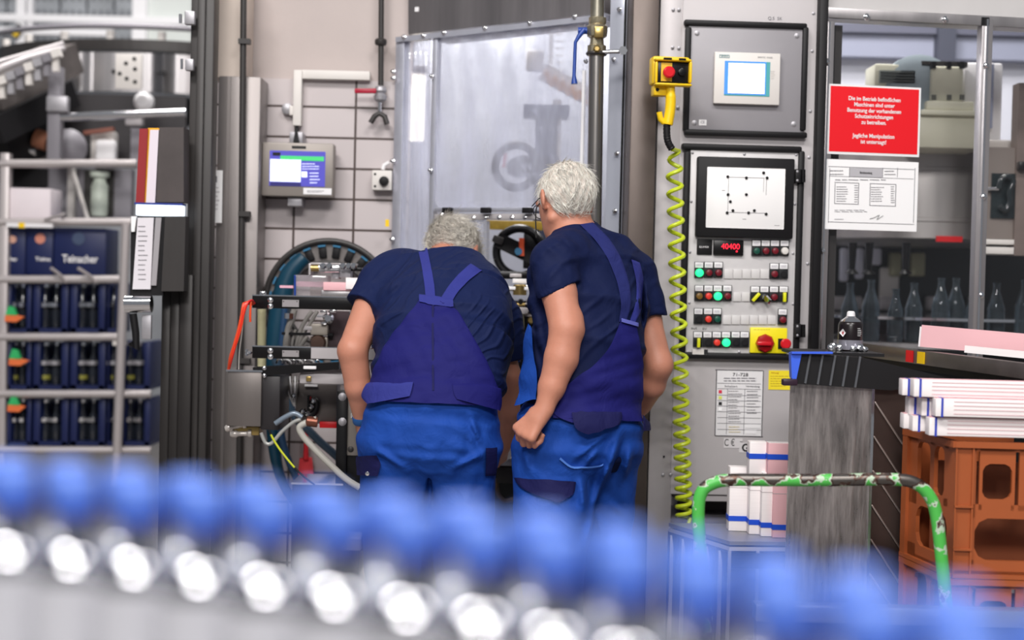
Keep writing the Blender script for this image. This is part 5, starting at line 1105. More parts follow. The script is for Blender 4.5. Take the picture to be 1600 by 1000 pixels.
# side table with the pink paper stack
Ft = Face(1140, 5.15, -10)
t = thing('side_table', 'grey sheet-metal table top with ribbed front below the upright paper stack', 'table', (Ft.pt(1150, 1000).x, 5.2, 0))
pA, pB, pC, pD = P(1045, 817, 5.42), P(1140, 846, 4.98), P(1245, 847, 4.98), P(1245, 816, 5.45); zt2 = pB.z
def lvl(p, z): r = (p-CAM); k = (z-CAM.z)/r.z; return CAM+r*k
qs = [lvl(p, zt2) for p in (pA, pB, pC, pD)]; qs[3] = V((qs[2].x, qs[0].y+.02, zt2))
B().prism([q-V((0, 0, .012)) for q in qs], (0, 0, .012)).put('table_top', mat('table_grey', '#8f8d8f', .35, .4, noise=.06), t)
B().prism([q-V((0, 0, .03)) for q in qs], (0, 0, .012)).put('top_rim', steel_l, t)
B().prism([V((q.x, q.y+.02, 0)) for q in qs[:3]]+[V((qs[2].x, qs[0].y+.02, 0)), ], (0, 0, zt2-.03)).put('table_body', mat('table_body', '#6a6668', .4, .4), t)
dA = (qs[1]-qs[0]); nA = V((dA.y, -dA.x, 0)).normalized(); nA = nA if nA.y < 0 else -nA
for i in range(5):
    o = qs[0]+dA*(i/5+.06); B().bar(o+nA*.0+V((0, 0, -.04)), V((o.x, o.y, 0)), .012, .02).put('rib', steel_l, t)
    B().prism([o+nA*.004+dA*.02+V((0, 0, -.035)), o+nA*.004+dA*.14+V((0, 0, -.035)), o+nA*.004+dA*.1+V((0, 0, -.13))], nA*-.004).put('dark_gusset', blackm, t)
for x in (0, .42, .85): o = qs[1].lerp(qs[2], x); B().bar(o+V((0, -.004, -.03)), V((o.x, o.y-.004, 0)), .01, .012).put('rib', alu, t)
B().box(((qs[1].x+qs[2].x)/2, qs[1].y+.006, zt2-.06), (qs[2].x-qs[1].x, .02, .05)).put('dark_band', blackm, t)
def upright(xc, y0, y1, Y, w_m, d_m, yawd, label, s1, band):
    p = P(xc, y1, Y); z0_ = zt2 if band < 2 else p.z; h = P(xc, y0, Y).z-z0_
    t = thing('paper_stack', label, 'paper bundle', V((p.x, p.y, z0_)), 'upright pink paper stacks on the side table')
    R_ = Matrix.Rotation(math.radians(yawd), 3, 'Z'); c_ = V((p.x, p.y, z0_+h/2+.001))
    B().box(c_, (w_m, d_m, h), R_, .002).put('paper_block', s1, t)
    return t, c_, R_, h
for i, (xc, y0, y1, Y, w_, m_, lab) in enumerate(((1151, 729, 824, 5.22, .062, pinkw, 'leftmost upright white paper stack on the side table'), (1177, 733, 832, 5.16, .038, pinkw, 'second upright white paper stack from the left on the side table'), (1195, 737, 838, 5.12, .036, pinkw, 'narrow upright paper stack left of the pink front one'), (1222, 742, 842, 5.10, .074, pinkp, 'large upright pink paper stack beside the steel cabinet'))):
    t, c_, R_, h = upright(xc, y0, y1, Y, w_, .06, 0, lab, m_, 0)
    B().box(c_+V((0, 0, -h*.36+.012-i*.002)), (w_+.003, .063, .017), R_).put('blue_strap', bluest, t)
    B().box(c_+V((0, 0, -h*.36+.115)), (w_+.001, .061, .002), R_).put('stack_joint', mat('joint_line', '#b9aeb0', .6), t)
for i, (xc, y0, y1, Y, w_, m_, lab) in enumerate(((1182, 690, 742, 5.14, .058, pinkw, 'upper white paper stack standing on the lower white ones'), (1218, 692, 742, 5.10, .088, pinkp, 'upper pink paper stack standing on the large pink one'))):
    t, c_, R_, h = upright(xc, y0, y1, Y, w_, .06, 0, lab, m_, 2)
    B().box(c_+V((0, 0, h*.08)), (w_+.003, .063, .017), R_).put('blue_strap', bluest, t); B().box(c_+V((0, 0, h*.5)), (w_-.004, .05, .002), R_).put('top_sheet', pinkw, t)

# ============================================================ BLURRED BOTTLE LINE IN FRONT
zc = 1.132; zb = zc-.262
def L2(px, py): r = ray(px, py); return CAM + r*((zc-CAM.z)/r.z)
path = smooth_path([L2(*q) for q in ((-160, 742), (0, 757), (400, 800), (800, 853), (1200, 938), (1500, 1012), (1800, 1100))], 20)
acc = [0]
for a_, b_ in zip(path, path[1:]): acc.append(acc[-1]+(b_-a_).length)
def along(s_):
    for k in range(len(path)-1):
        if s_ <= acc[k+1]: 
            t_ = (s_-acc[k])/(acc[k+1]-acc[k]); d_ = (path[k+1]-path[k]); d_.z = 0; d_.normalize(); return path[k].lerp(path[k+1], t_), d_
    return path[-1], (path[-1]-path[-2]).normalized()
bp_ = mat('bottle_pet', '#c6c6cc', .35, 0, spec=.6); bc = mat('cap_blue', '#5c80d8', .45); br = mat('ring_blue', '#1b46b8', .3); bs_ = mat('glint_shoulder', '#bcbcc0', .06, .95)  # last one: mirror shoulder, invented to throw the spot back as bright discs
zb = zc-.262
def bottle(p, label, shm=None):
    t = thing('water_bottle', label, 'bottle', p, 'blurred blue-capped bottles in the foreground')
    prof = [(.025, 0), (.029, .006), (.0295, .03), (.0295, .17), (.0292, .18), (.0295, .198)]
    B().lathe(p, prof, 28).put('bottle_body', bp_, t)
    sh = [(.0295, .198)]+[(.0295*math.cos(a), .198+.028*math.sin(a)) for a in [i*.17 for i in range(1, 7)]]+[(.0132, .229), (.0125, .245), (.0125, .255)]
    B().lathe(p, sh, 28).put('bottle_shoulder', shm or bs_, t)
    B().lathe(p, [(.017, .244), (.0175, .246), (.0175, .252), (.0165, .253)], 24).put('cap_ring', br, t)
    B().lathe(p, [(.0168, .2535), (.0172, .255), (.0172, .272), (.0155, .275)], 24).put('bottle_cap', bc, t)
    return t
names = {0: 'blurred pale bottle with blue cap in the front row of the foreground line', 1: 'blurred pale bottle with blue cap in the second row of the foreground line'}
grp = {0: 'front row of blurred bottles', 1: 'second row of blurred bottles'}
proto = None
for r_ in range(2):
    for i in range(int(acc[-1]/.0605)):
        q, d_ = along(i*.0605+(.004 if r_ else 0)); nn = V((-d_.y, d_.x, 0)); q = q+nn*(.0535*r_); q = V((q.x, q.y, zb))
        if i == 0: proto = bottle(q, names[r_], bs_ if r_ == 0 else mat('dull_glint_shoulder', '#b9bcc4', .12, .25, spec=.8)); proto['group'] = grp[r_]; base_ = q; continue  # second-row shoulders made duller so their blurred discs stay dim
        o = copytree(proto, q-base_, names[r_]); o['group'] = grp[r_]
t = thing('bottle_conveyor', 'blurred curved conveyor carrying the blue-capped bottles across the foreground', 'conveyor', V((.05, 1.0, 0)))
b = B(); L_ = []; R_2 = []
for k in range(0, len(path), 4):
    d_ = (path[min(k+1, len(path)-1)]-path[max(k-1, 0)]); d_.z = 0; d_.normalize(); nn = V((-d_.y, d_.x, 0)); c_ = V((path[k].x, path[k].y, zb-.05)); L_.append(c_-nn*.04); R_2.append(c_+nn*.10)
for k in range(len(L_)-1): b.prism([L_[k], L_[k+1], R_2[k+1], R_2[k]], (0, 0, .048))
bmesh.ops.remove_doubles(b.bm, verts=b.bm.verts, dist=1e-5); b.put('belt', steel, t)
for s_ in (.15, .95): q, d_ = along(s_); nn = V((-d_.y, d_.x, 0)); q = q+nn*.03; B().box((q.x, q.y, (zb-.052)/2), (.06, .08, zb-.052)).put('leg', alu, t)
# ============================================================ PEOPLE (implicit surfaces turned into meshes)
import numpy as np
def seg_t(p, a, b):
    ab = b-a; L = float(ab@ab); return np.clip(((p-a)@ab)/max(L, 1e-9), 0, 1)
class Field:
    def __init__(s, lo, hi, h):
        s.lo = np.array(lo, float); s.h = h; s.n = np.ceil((np.array(hi)-s.lo)/h).astype(int)+1
        s.d = np.full(s.n, .3, np.float32)
    def sub(s, lo, hi):
        i0 = np.clip(np.floor((lo-s.lo)/s.h).astype(int), 0, s.n-1); i1 = np.clip(np.ceil((hi-s.lo)/s.h).astype(int)+1, 1, s.n)
        sl = tuple(slice(a, b) for a, b in zip(i0, i1)); g = np.stack(np.meshgrid(*[np.arange(a, b) for a, b in zip(i0, i1)], indexing='ij'), -1)*s.h+s.lo
        return sl, g
    def blend(s, sl, d, k):
        o = s.d[sl]; hh = np.clip(.5+.5*(o-d)/k, 0, 1); s.d[sl] = (o*(1-hh)+d*hh)-k*hh*(1-hh)
    def cap(s, a, b, r0, r1, k=.02, flat=None, ratio=1.0):
        a = np.array(a, float); b = np.array(b, float); m = max(r0, r1)*max(1, ratio)+.07
        sl, g = s.sub(np.minimum(a, b)-m, np.maximum(a, b)+m)
        if g.size == 0: return s
        t = seg_t(g, a, b); q = g-(a+(b-a)*t[..., None])
        if flat is not None:
            f = np.array(flat, float); f /= np.linalg.norm(f); c = q@f; q = q+(c/ratio-c)[..., None]*f
        d = np.sqrt((q*q).sum(-1))-(r0+(r1-r0)*t); s.blend(sl, d, k); return s
    def chain(s, pts, rs, k=.02, flat=None, ratio=1.0):
        for i in range(len(pts)-1): s.cap(pts[i], pts[i+1], rs[i], rs[i+1], k if i == 0 else min(k, .012), flat, ratio)
        return s
    def loft(s, cs, right, ab, k=.03, pw=2.3):
        """cs: centres, ab: (half width, half depth) per centre, smooth in between"""
        cs = [np.array(c, float) for c in cs]; R = np.array(right, float); R /= np.linalg.norm(R)
        best = None; m = max(max(x) for x in ab)+.1
        lo = np.min(cs, 0)-m; hi = np.max(cs, 0)+m; sl, g = s.sub(lo, hi); dd = np.full(g.shape[:-1], 9.0)
        for i in range(len(cs)-1):
            a, b = cs[i], cs[i+1]; ax = (b-a); L = np.linalg.norm(ax); ax = ax/L; t = ((g-a)@ax)/L; tc = np.clip(t, 0, 1)
            q = g-(a+(b-a)*tc[..., None]); F = np.cross(R, ax); F /= np.linalg.norm(F); R2 = np.cross(ax, F)
            st = tc*tc*(3-2*tc)*.5+tc*.5; wa = ab[i][0]+(ab[i+1][0]-ab[i][0])*st; wb = ab[i][1]+(ab[i+1][1]-ab[i][1])*st
            x = np.abs(q@R2)/wa; y = np.abs(q@F)/wb; z = np.abs(q@ax); mn = np.minimum(wa, wb)
            e = (x**pw+y**pw)**(1/pw); d = (e-1)*mn; d = np.where(z > 1e-6, np.sqrt(np.maximum(d, 0)**2+z*z)+np.minimum(d, 0), d)
            dd = np.minimum(dd, d) if best is None else -np.log(np.exp(-dd*60)+np.exp(-d*60))/60; best = 1
        s.blend(sl, dd, k); return s
    def ell(s, c, axes, rad, k=.015):
        c = np.array(c, float); m = max(rad)+.06; sl, g = s.sub(c-m, c+m); q = g-c; A = [np.array(x, float)/np.linalg.norm(x) for x in axes]
        e = np.sqrt(sum(((q@a)/r)**2 for a, r in zip(A, rad))); s.blend(sl, (e-1)*min(rad), k); return s
    def sleeve(s, pts, rs, p, n, k=.04):
        G = Field.__new__(Field); G.lo, G.h, G.n = s.lo, s.h, s.n; G.d = np.full(s.n, .3, np.float32)
        G.chain(pts, rs, .04); G.cut(p, n); hh = np.clip(.5+.5*(s.d-G.d)/k, 0, 1); s.d = (s.d*(1-hh)+G.d*hh)-k*hh*(1-hh); return s
    def grid(s): return np.stack(np.meshgrid(*[np.arange(n) for n in s.n], indexing='ij'), -1)*s.h+s.lo
    def cut(s, p, n, soft=.004):
        g = s.grid(); n = np.array(n, float); n /= np.linalg.norm(n); d = (g-np.array(p))@n; s.d = np.maximum(s.d, d.astype(np.float32)); return s
    def cutnear(s, p, n, r):
        """remove what lies beyond the plane, only within r of p"""
        p = np.array(p, float); sl, g = s.sub(p-r, p+r); n = np.array(n, float); n /= np.linalg.norm(n)
        d = (g-p)@n; rr = np.sqrt(((g-p)**2).sum(-1)); o = s.d[sl]; s.d[sl] = np.where(rr < r, np.maximum(o, d), o); return s
    def mesh(s, smooth=2):
        d = s.d; ins = d < 0; n = np.array(d.shape)
        c = ins[:-1, :-1, :-1].astype(int); cnt = np.zeros(n-1, int)
        corners = [(i, j, k) for i in (0, 1) for j in (0, 1) for k in (0, 1)]
        sh = lambda A, i, j, k: A[i:n[0]-1+i, j:n[1]-1+j, k:n[2]-1+k]
        for q in corners: cnt += sh(ins, *q)
        act = (cnt > 0) & (cnt < 8); idx = -np.ones(n-1, int); cells = np.argwhere(act); idx[act] = np.arange(len(cells))
        acc = np.zeros((len(cells), 3)); w_ = np.zeros(len(cells))
        for i, a in enumerate(corners):
            for ax in range(3):
                if a[ax]: continue
                b = list(a); b[ax] = 1
                da = d[tuple((cells+a).T)]; db = d[tuple((cells+b).T)]; m = (da < 0) != (db < 0)
                t = np.where(m, da/np.where(m, da-db, 1), 0); p = np.array(a)+t[:, None]*(np.array(b)-np.array(a))
                acc += np.where(m[:, None], p, 0); w_ += m
        v = (cells+acc/np.maximum(w_, 1)[:, None])*s.h+s.lo
        quads = []
        for ax in range(3):
            u, w2 = [(1, 2), (2, 0), (0, 1)][ax]
            A = ins[tuple(slice(0, -1) if q == ax else slice(None) for q in range(3))]; Bq = ins[tuple(slice(1, None) if q == ax else slice(None) for q in range(3))]
            e = np.argwhere(A != Bq); e = e[(e[:, u] > 0) & (e[:, w2] > 0) & (e[:, u] < n[u]-1) & (e[:, w2] < n[w2]-1)]
            fl = A[tuple(e.T)]
            def cell(du, dw): q = e.copy(); q[:, u] -= du; q[:, w2] -= dw; return idx[tuple(q.T)]
            qd = np.stack([cell(1, 1), cell(0, 1), cell(0, 0), cell(1, 0)], 1); qd[~fl] = qd[~fl][:, ::-1]; quads.append(qd)
        f = np.concatenate(quads); f = f[(f >= 0).all(1)]
        for _ in range(smooth):
            sm = np.zeros_like(v); ct_ = np.zeros(len(v))
            for k in range(4):
                np.add.at(sm, f[:, k], v[f[:, (k+1) % 4]]); np.add.at(ct_, f[:, k], 1); np.add.at(sm, f[:, (k+1) % 4], v[f[:, k]]); np.add.at(ct_, f[:, (k+1) % 4], 1)
            v = v*.45+.55*sm/np.maximum(ct_, 1)[:, None]
        return v, f
def put_np(v, f, name, m, parent, label=None):
    L = np.array(wloc(parent)); me = bpy.data.meshes.new(name)
    me.vertices.add(len(v)); me.vertices.foreach_set('co', (v-L).astype(np.float32).ravel())
    me.loops.add(len(f)*4); me.loops.foreach_set('vertex_index', f.astype(np.int32).ravel())
    me.polygons.add(len(f)); me.polygons.foreach_set('loop_start', np.arange(0, len(f)*4, 4, dtype=np.int32)); me.polygons.foreach_set('loop_total', np.full(len(f), 4, dtype=np.int32))
    me.update(calc_edges=True); me.validate(); me.shade_smooth(); me.materials.append(m)
    o = bpy.data.objects.new(name, me); COL.objects.link(o); o.parent = parent
    if label: o['label'] = label
    return o
def bvh_of(v, f): return BVHTree.FromPolygons([tuple(x) for x in v], [tuple(x) for x in f])
def patch(left, right, tree, off, th, name, m, parent, nu=14, nv=30, label=None, Y=5.0, wr=0):
    """cloth panel between two pixel outlines, laid on the body surface at offset off"""
    def samp(pl, t):
        ds = [0]
        for a, b in zip(pl, pl[1:]): ds.append(ds[-1]+math.dist(a, b))
        q = t*ds[-1]
        for i in range(len(pl)-1):
            if q <= ds[i+1]+1e-9: k = (q-ds[i])/max(1e-9, ds[i+1]-ds[i]); return (pl[i][0]+(pl[i+1][0]-pl[i][0])*k, pl[i][1]+(pl[i+1][1]-pl[i][1])*k)
        return pl[-1]
    b = B(); g = []
    for j in range(nv+1):
        l, r = samp(left, j/nv), samp(right, j/nv); row = []
        for i in range(nu+1):
            px, py = l[0]+(r[0]-l[0])*i/nu, l[1]+(r[1]-l[1])*i/nu; d = ray(px, py).normalized(); h, n_, _, _ = tree.ray_cast(CAM, d)
            if h is None: h, n_, _, _ = tree.find_nearest(P(px, py, Y))
            if n_.dot(d) > 0: n_ = -n_
            row.append(h+n_*(off+wr*(math.sin(h.x*95+h.z*60)+math.sin(h.z*140-h.x*50+2))))
        g.append(row)
    for _ in range(3):
        g2 = [r[:] for r in g]
        for j in range(len(g)):
            for i in range(len(g[0])):
                nb_ = [g[max(j-1, 0)][i], g[min(j+1, nv)][i], g[j][max(i-1, 0)], g[j][min(i+1, nu)]]
                c_ = (nb_[0]+nb_[1]+nb_[2]+nb_[3])/4
                if 0 < i < nu and 0 < j < nv: g2[j][i] = g[j][i]*.6+c_*.4
                elif 0 < j < nv: g2[j][i] = g[j][i]*.6+(nb_[0]+nb_[1])*.2
        g = g2
    vs = [[b.bm.verts.new(p) for p in r] for r in g]
    inner = [[b.bm.verts.new(p+(p-CAM).normalized()*(th)) for p in r] for r in g]
    for j in range(nv):
        for i in range(nu):
            b.bm.faces.new((vs[j][i], vs[j][i+1], vs[j+1][i+1], vs[j+1][i])); b.bm.faces.new((inner[j][i], inner[j+1][i], inner[j+1][i+1], inner[j][i+1]))
    for j in range(nv):
        b.bm.faces.new((vs[j][0], vs[j+1][0], inner[j+1][0], inner[j][0])); b.bm.faces.new((vs[j][nu], inner[j][nu], inner[j+1][nu], vs[j+1][nu]))
    for i in range(nu):
        b.bm.faces.new((vs[0][i], inner[0][i], inner[0][i+1], vs[0][i+1])); b.bm.faces.new((vs[nv][i], vs[nv][i+1], inner[nv][i+1], inner[nv][i]))
    return b.put(name, m, parent, label=label, ang=1.2)
def J(px, py, Y): return np.array(P(px, py, Y))
def fold(F, segs):
    """soft creases: each (p0, p1, amplitude, width)"""
    for a, b, amp, wd in segs:
        m = wd*3+.02; sl, g = F.sub(np.minimum(a, b)-m-np.array((0, .16, 0)), np.maximum(a, b)+m+np.array((0, .1, 0))); t = seg_t(g, a, b); q = g-(a+(b-a)*t[..., None])
        r2 = q[..., 0]**2+q[..., 2]**2; taper = np.sin(np.pi*np.clip(t, .04, .96))
        s1 = np.exp(-r2/wd**2); s2 = np.exp(-r2/(2.2*wd)**2)
        F.d[sl] -= (2.6*amp*taper*(s1*1.5-s2*.7)).astype(np.float32)
def ripple(F, dirv, freq, amp, c, rad, warp=2.0, ph=0):
    c = np.array(c, float); sl, g = F.sub(c-rad*1.3, c+rad*1.3); dv = np.array(dirv, float); dv /= np.linalg.norm(dv)
    s_ = g@dv; w_ = np.sin(g[..., 0]*13+ph)*.5+np.sin(g[..., 2]*17+1.3*ph+g[..., 0]*5)*.5
    f = np.sin(s_*freq+w_*warp); f = np.sign(f)*np.abs(f)**.8; r2 = ((g-c)**2).sum(-1)/rad**2
    F.d[sl] -= (amp*f*np.exp(-r2*1.6)).astype(np.float32)
skin = mat('skin', '#bf826b', .5, noise=.07, nscale=9, bump=.06, bscale=140, sss=.08)
def cloth(name, col, sc=1.0, var=.05, wave=None):
    m = mat(name, col, .7, noise=var, nscale=6, spec=.15); nt = m.node_tree; b = nt.nodes['Principled BSDF']
    tc = nt.nodes.new('ShaderNodeTexCoord'); n1 = nt.nodes.new('ShaderNodeTexNoise'); n1.inputs['Scale'].default_value = 16*sc; n1.inputs['Detail'].default_value = 3; n1.inputs['Distortion'].default_value = .8
    n2 = nt.nodes.new('ShaderNodeTexNoise'); n2.inputs['Scale'].default_value = 700; ad = nt.nodes.new('ShaderNodeMath'); ad.operation = 'MULTIPLY_ADD'; ad.inputs[1].default_value = .03
    nt.links.new(tc.outputs['Object'], n1.inputs[0]); nt.links.new(tc.outputs['Object'], n2.inputs[0]); nt.links.new(n2.outputs[0], ad.inputs[0]); nt.links.new(n1.outputs[0], ad.inputs[2])
    if wave:
        mp = nt.nodes.new('ShaderNodeMapping'); mp.inputs['Rotation'].default_value = wave[1]; wv = nt.nodes.new('ShaderNodeTexWave'); wv.bands_direction = 'Z'; wv.wave_profile = 'SIN'; wv.inputs['Scale'].default_value = wave[0]*.5; wv.inputs['Distortion'].default_value = wave[2]; wv.inputs['Detail'].default_value = 1.5; wv.inputs['Detail Scale'].default_value = .6
        nt.links.new(tc.outputs['Object'], mp.inputs[0]); nt.links.new(mp.outputs[0], wv.inputs[0]); pw_ = nt.nodes.new('ShaderNodeMath'); pw_.operation = 'POWER'; pw_.inputs[1].default_value = 4; nt.links.new(wv.outputs['Fac'], pw_.inputs[0])
        nm = nt.nodes.new('ShaderNodeTexNoise'); nm.inputs['Scale'].default_value = 5; nm.inputs['Detail'].default_value = 2; mr = nt.nodes.new('ShaderNodeMapRange'); mr.inputs[1].default_value = .42; mr.inputs[2].default_value = .62; nt.links.new(tc.outputs['Object'], nm.inputs[0]); nt.links.new(nm.outputs[0], mr.inputs[0])
        mu = nt.nodes.new('ShaderNodeMath'); mu.operation = 'MULTIPLY'; nt.links.new(pw_.outputs[0], mu.inputs[0]); nt.links.new(mr.outputs[0], mu.inputs[1]); pw_ = mu
        mm = nt.nodes.new('ShaderNodeMath'); mm.operation = 'MULTIPLY_ADD'; mm.inputs[1].default_value = .9; nt.links.new(pw_.outputs[0], mm.inputs[0]); nt.links.new(ad.outputs[0], mm.inputs[2]); ad = mm
    bp = nt.nodes.new('ShaderNodeBump'); bp.inputs['Strength'].default_value = .55; bp.inputs['Distance'].default_value = .012; nt.links.new(ad.outputs[0], bp.inputs['Height']); nt.links.new(bp.outputs[0], b.inputs['Normal']); return m
shirt_m = cloth('navy_tshirt', '#141f46', .8, wave=(17, (0, .85, 0), 11)); shirt_r = cloth('navy_tshirt_plain', '#121b3f', .8, wave=(10, (0, .75, 0), 9)); trous_m = cloth('royal_blue_trousers', '#1c4599', 1.0, .08); bib_m = cloth('indigo_bib', '#1c1c60', .8); strap_m = cloth('indigo_strap', '#30357f', 1.0); flap_m = cloth('dark_indigo_flap', '#1b1c4a', 1.0); edge_m = mat('light_blue_edge', '#4f7fd8', .7)
shoe_m = mat('work_shoe', '#222226', .5)
def hand(F, w, d, n, side, curl=(50, 60, 45), k=.006, L=1.0, thumb=(.6, .55), spread=1.0):
    """w wrist, d towards knuckles, n back of hand, side +1: thumb on +s"""
    d = d/np.linalg.norm(d); n = n-d*(n@d); n = n/np.linalg.norm(n); s_ = np.cross(d, n)*side
    kn = w+d*.088*L
    F.cap(w, w+d*.03, .026*L, .03*L, .015, flat=n, ratio=.75)
    for i in range(4): F.cap(w+d*.02+s_*(.012-.008*i)*L, kn+s_*(.031-.0205*i)*L*spread-d*(.004*abs(i-1)), .0155*L, .0135*L, .012)
    ln = ((.043, .026, .021), (.047, .029, .022), (.044, .027, .021), (.035, .021, .019))
    for i in range(4):
        p = kn+s_*(.031-.0205*i)*L*spread-d*(.004*abs(i-1)); a = 0; r = (.0098, .0102, .0098, .0088)[i]
        for j in range(3):
            a += math.radians(curl[j]*(1+.05*i)); v = d*math.cos(a)-n*math.sin(a); q = p+v*ln[i][j]*L
            F.cap(p, q, (r-.0007*j)*L, (r-.0007*(j+1))*L, .004 if j else .007); p = q
    b0 = w+d*.022*L+s_*.026*L-n*.008; v1 = d*.75+s_*thumb[0]-n*.35; v1 /= np.linalg.norm(v1); m1 = b0+v1*.042*L; v2 = d*.8-s_*.15*thumb[1]-n*.75; v2 /= np.linalg.norm(v2); m2 = m1+v2*.032*L
    F.cap(b0, m1, .0155*L, .0118*L, .01); F.cap(m1, m2, .0115*L, .0102*L, .005); F.cap(m2, m2+(v2*.7-s_*.5)*.024*L, .0102*L, .0085*L, .004)
def head_field(F, c, f, u, k=1.0, jaw=True):
    """f: where the face looks, u: towards the crown"""
    f = f/np.linalg.norm(f); u = u-f*(u@f); u = u/np.linalg.norm(u); r = np.cross(f, u); e = lambda a, b_, c_: c+f*a*k+u*b_*k+r*c_*k
    F.ell(e(-.012, .03, 0), (f, u, r), (.096*k, .088*k, .077*k), .02); F.ell(e(.03, -.02, 0), (f, u, r), (.066*k, .08*k, .066*k), .03)
    F.cap(e(.05, -.075, -.015), e(.05, -.075, .015), .03*k, .03*k, .03); F.cap(e(.0, -.06, -.055), e(.05, -.085, -.02), .014*k, .016*k, .02); F.cap(e(.0, -.06, .055), e(.05, -.085, .02), .014*k, .016*k, .02)
    F.cap(e(.092, .022, 0), e(.112, -.018, 0), .009*k, .013*k, .008); F.cap(e(.1, -.022, -.013), e(.1, -.022, .013), .009*k, .009*k, .006)
    F.cap(e(.083, .028, -.045), e(.09, .03, 0), .011*k, .01*k, .012); F.cap(e(.083, .028, .045), e(.09, .03, 0), .011*k, .01*k, .012)
    F.cap(e(.09, -.05, -.022), e(.097, -.048, 0), .006*k, .008*k, .006); F.cap(e(.09, -.05, .022), e(.097, -.048, 0), .006*k, .008*k, .006); F.cap(e(.088, -.06, -.017), e(.088, -.06, .017), .008*k, .008*k, .006)
    for s_ in (-1, 1):
        a = e(-.005, .004, .079*s_)
        F.ell(a+r*.008*s_, (f-r*s_*.45, u, r+f*.45*s_), (.018*k, .032*k, .008*k), .006); F.cap(e(.002, -.026, .078*s_), e(.002, -.018, .08*s_), .008*k, .007*k, .006)
        F.ell(e(.07, .008, .03*s_), (f, u, r), (.014*k, .012*k, .016*k), .006)
    return f, u, r
def eyes(c, f, u, r, t, k=1.0):
    for s_ in (-1, 1): q = V(c+f*.079*k+u*.01*k+r*.03*s_*k); B().lathe(q-V(f)*.01, [(.002, -.0095), (.008, -.005), (.0105, 0), (.008, .006), (.003, .0095)], 14, axis=tuple(f)).put('eye', mat('eye_white', '#e8e4e0', .2), t)
def hair(c, f, u, r, tree, t, m, base_m, k=1.0, n=2600, ln=.03, seed=1, back=-.052, front=.075, grow=None, lift=.35, wave=.2):
    F = Field(c-.15, c+.15, .0045)
    e = lambda a, b_, c_: c+f*a*k+u*b_*k+r*c_*k
    F.ell(e(-.016, .033, 0), (f, u, r), (.1*k, .094*k, .083*k), .01)
    g = F.grid(); q = g-c; fa = q@f; ua = q@u; ra = np.abs(q@r)
    line = np.where(fa < .01, back+np.clip(fa+.02, -.1, 1)*.5+.035*np.clip((ra-.05)/.03, 0, 1)*np.clip((fa+.06)/.05, 0, 1), back+.015+np.clip(fa-.01, 0, 1)*1.3)
    F.d = np.maximum(F.d, (line*k-ua).astype(np.float32)*.8)
    rng = np.random.default_rng(seed)
    F.d -= (.0028*np.sin(g@r*260+np.sin(g@u*60)*2)*np.sin(g@f*90+g@u*50)).astype(np.float32)
    v, fc = F.mesh(1); ho = put_np(v, fc, 'hair', base_m, t)
    tr = bvh_of(v, fc); b = bmesh.new(); pick = rng.integers(0, len(fc), n); L0 = np.array(wloc(t))
    for i in pick:
        p = v[fc[i]].mean(0); nn = np.cross(v[fc[i][1]]-v[fc[i][0]], v[fc[i][2]]-v[fc[i][0]]); nl = np.linalg.norm(nn)
        if nl < 1e-12: continue
        nn /= nl
        if nn@(p-c) < 0: nn = -nn
        if abs((p-c)@r) > .068*k and -.05 < (p-c)@u < .03 and abs((p-c)@f+.005) < .025: continue
        if (p-c)@u < back*k+.006 and rng.random() < .4: continue
        gdir = grow(p-c) if grow is not None else (-u*.8-f*.4)
        gd = gdir-nn*(gdir@nn); gd /= max(1e-6, np.linalg.norm(gd)); gd = gd+rng.normal(0, wave, 3); gd = gd-nn*(gd@nn)*.8
        l_ = ln*rng.uniform(.5, 1.15); w2 = rng.uniform(.0007, .0013); sd = np.cross(nn, gd); sd /= max(1e-6, np.linalg.norm(sd)); rings = []
        for j in range(4):
            tt = j/3; q_ = p-nn*.001+gd*l_*tt+nn*(lift*l_*(tt-tt*tt*.9)); ww = w2*(1-.75*tt)
            rings.append([b.verts.new(tuple(q_+sd*ww-L0)), b.verts.new(tuple(q_+nn*ww-L0)), b.verts.new(tuple(q_-sd*ww-L0))])
        for j in range(3):
            for a_ in range(3): b.faces.new((rings[j][a_], rings[j][(a_+1) % 3], rings[j+1][(a_+1) % 3], rings[j+1][a_]))
    me = bpy.data.meshes.new('hair_strands'); b.to_mesh(me); b.free(); me.shade_smooth(); me.materials.append(m)
    o = bpy.data.objects.new('hair_strands', me); COL.objects.link(o); o.parent = t; ptag(o, kind='stuff'); return ho
hair_a = mat('grey_hair', '#c2b8ad', .45, noise=.35, nscale=25, spec=.6); hair_b = mat('white_grey_hair', '#d8cdc2', .42, noise=.25, nscale=22, spec=.6)
hair_sa = mat('grey_strands', '#dcd4ca', .4, noise=.45, nscale=45, spec=.7); hair_sb = mat('white_strands', '#e9e2d9', .38, noise=.3, nscale=45, spec=.7)
VX = np.array((1., 0, 0)); VY = np.array((0, 1., 0)); VZ = np.array((0, 0, 1.))

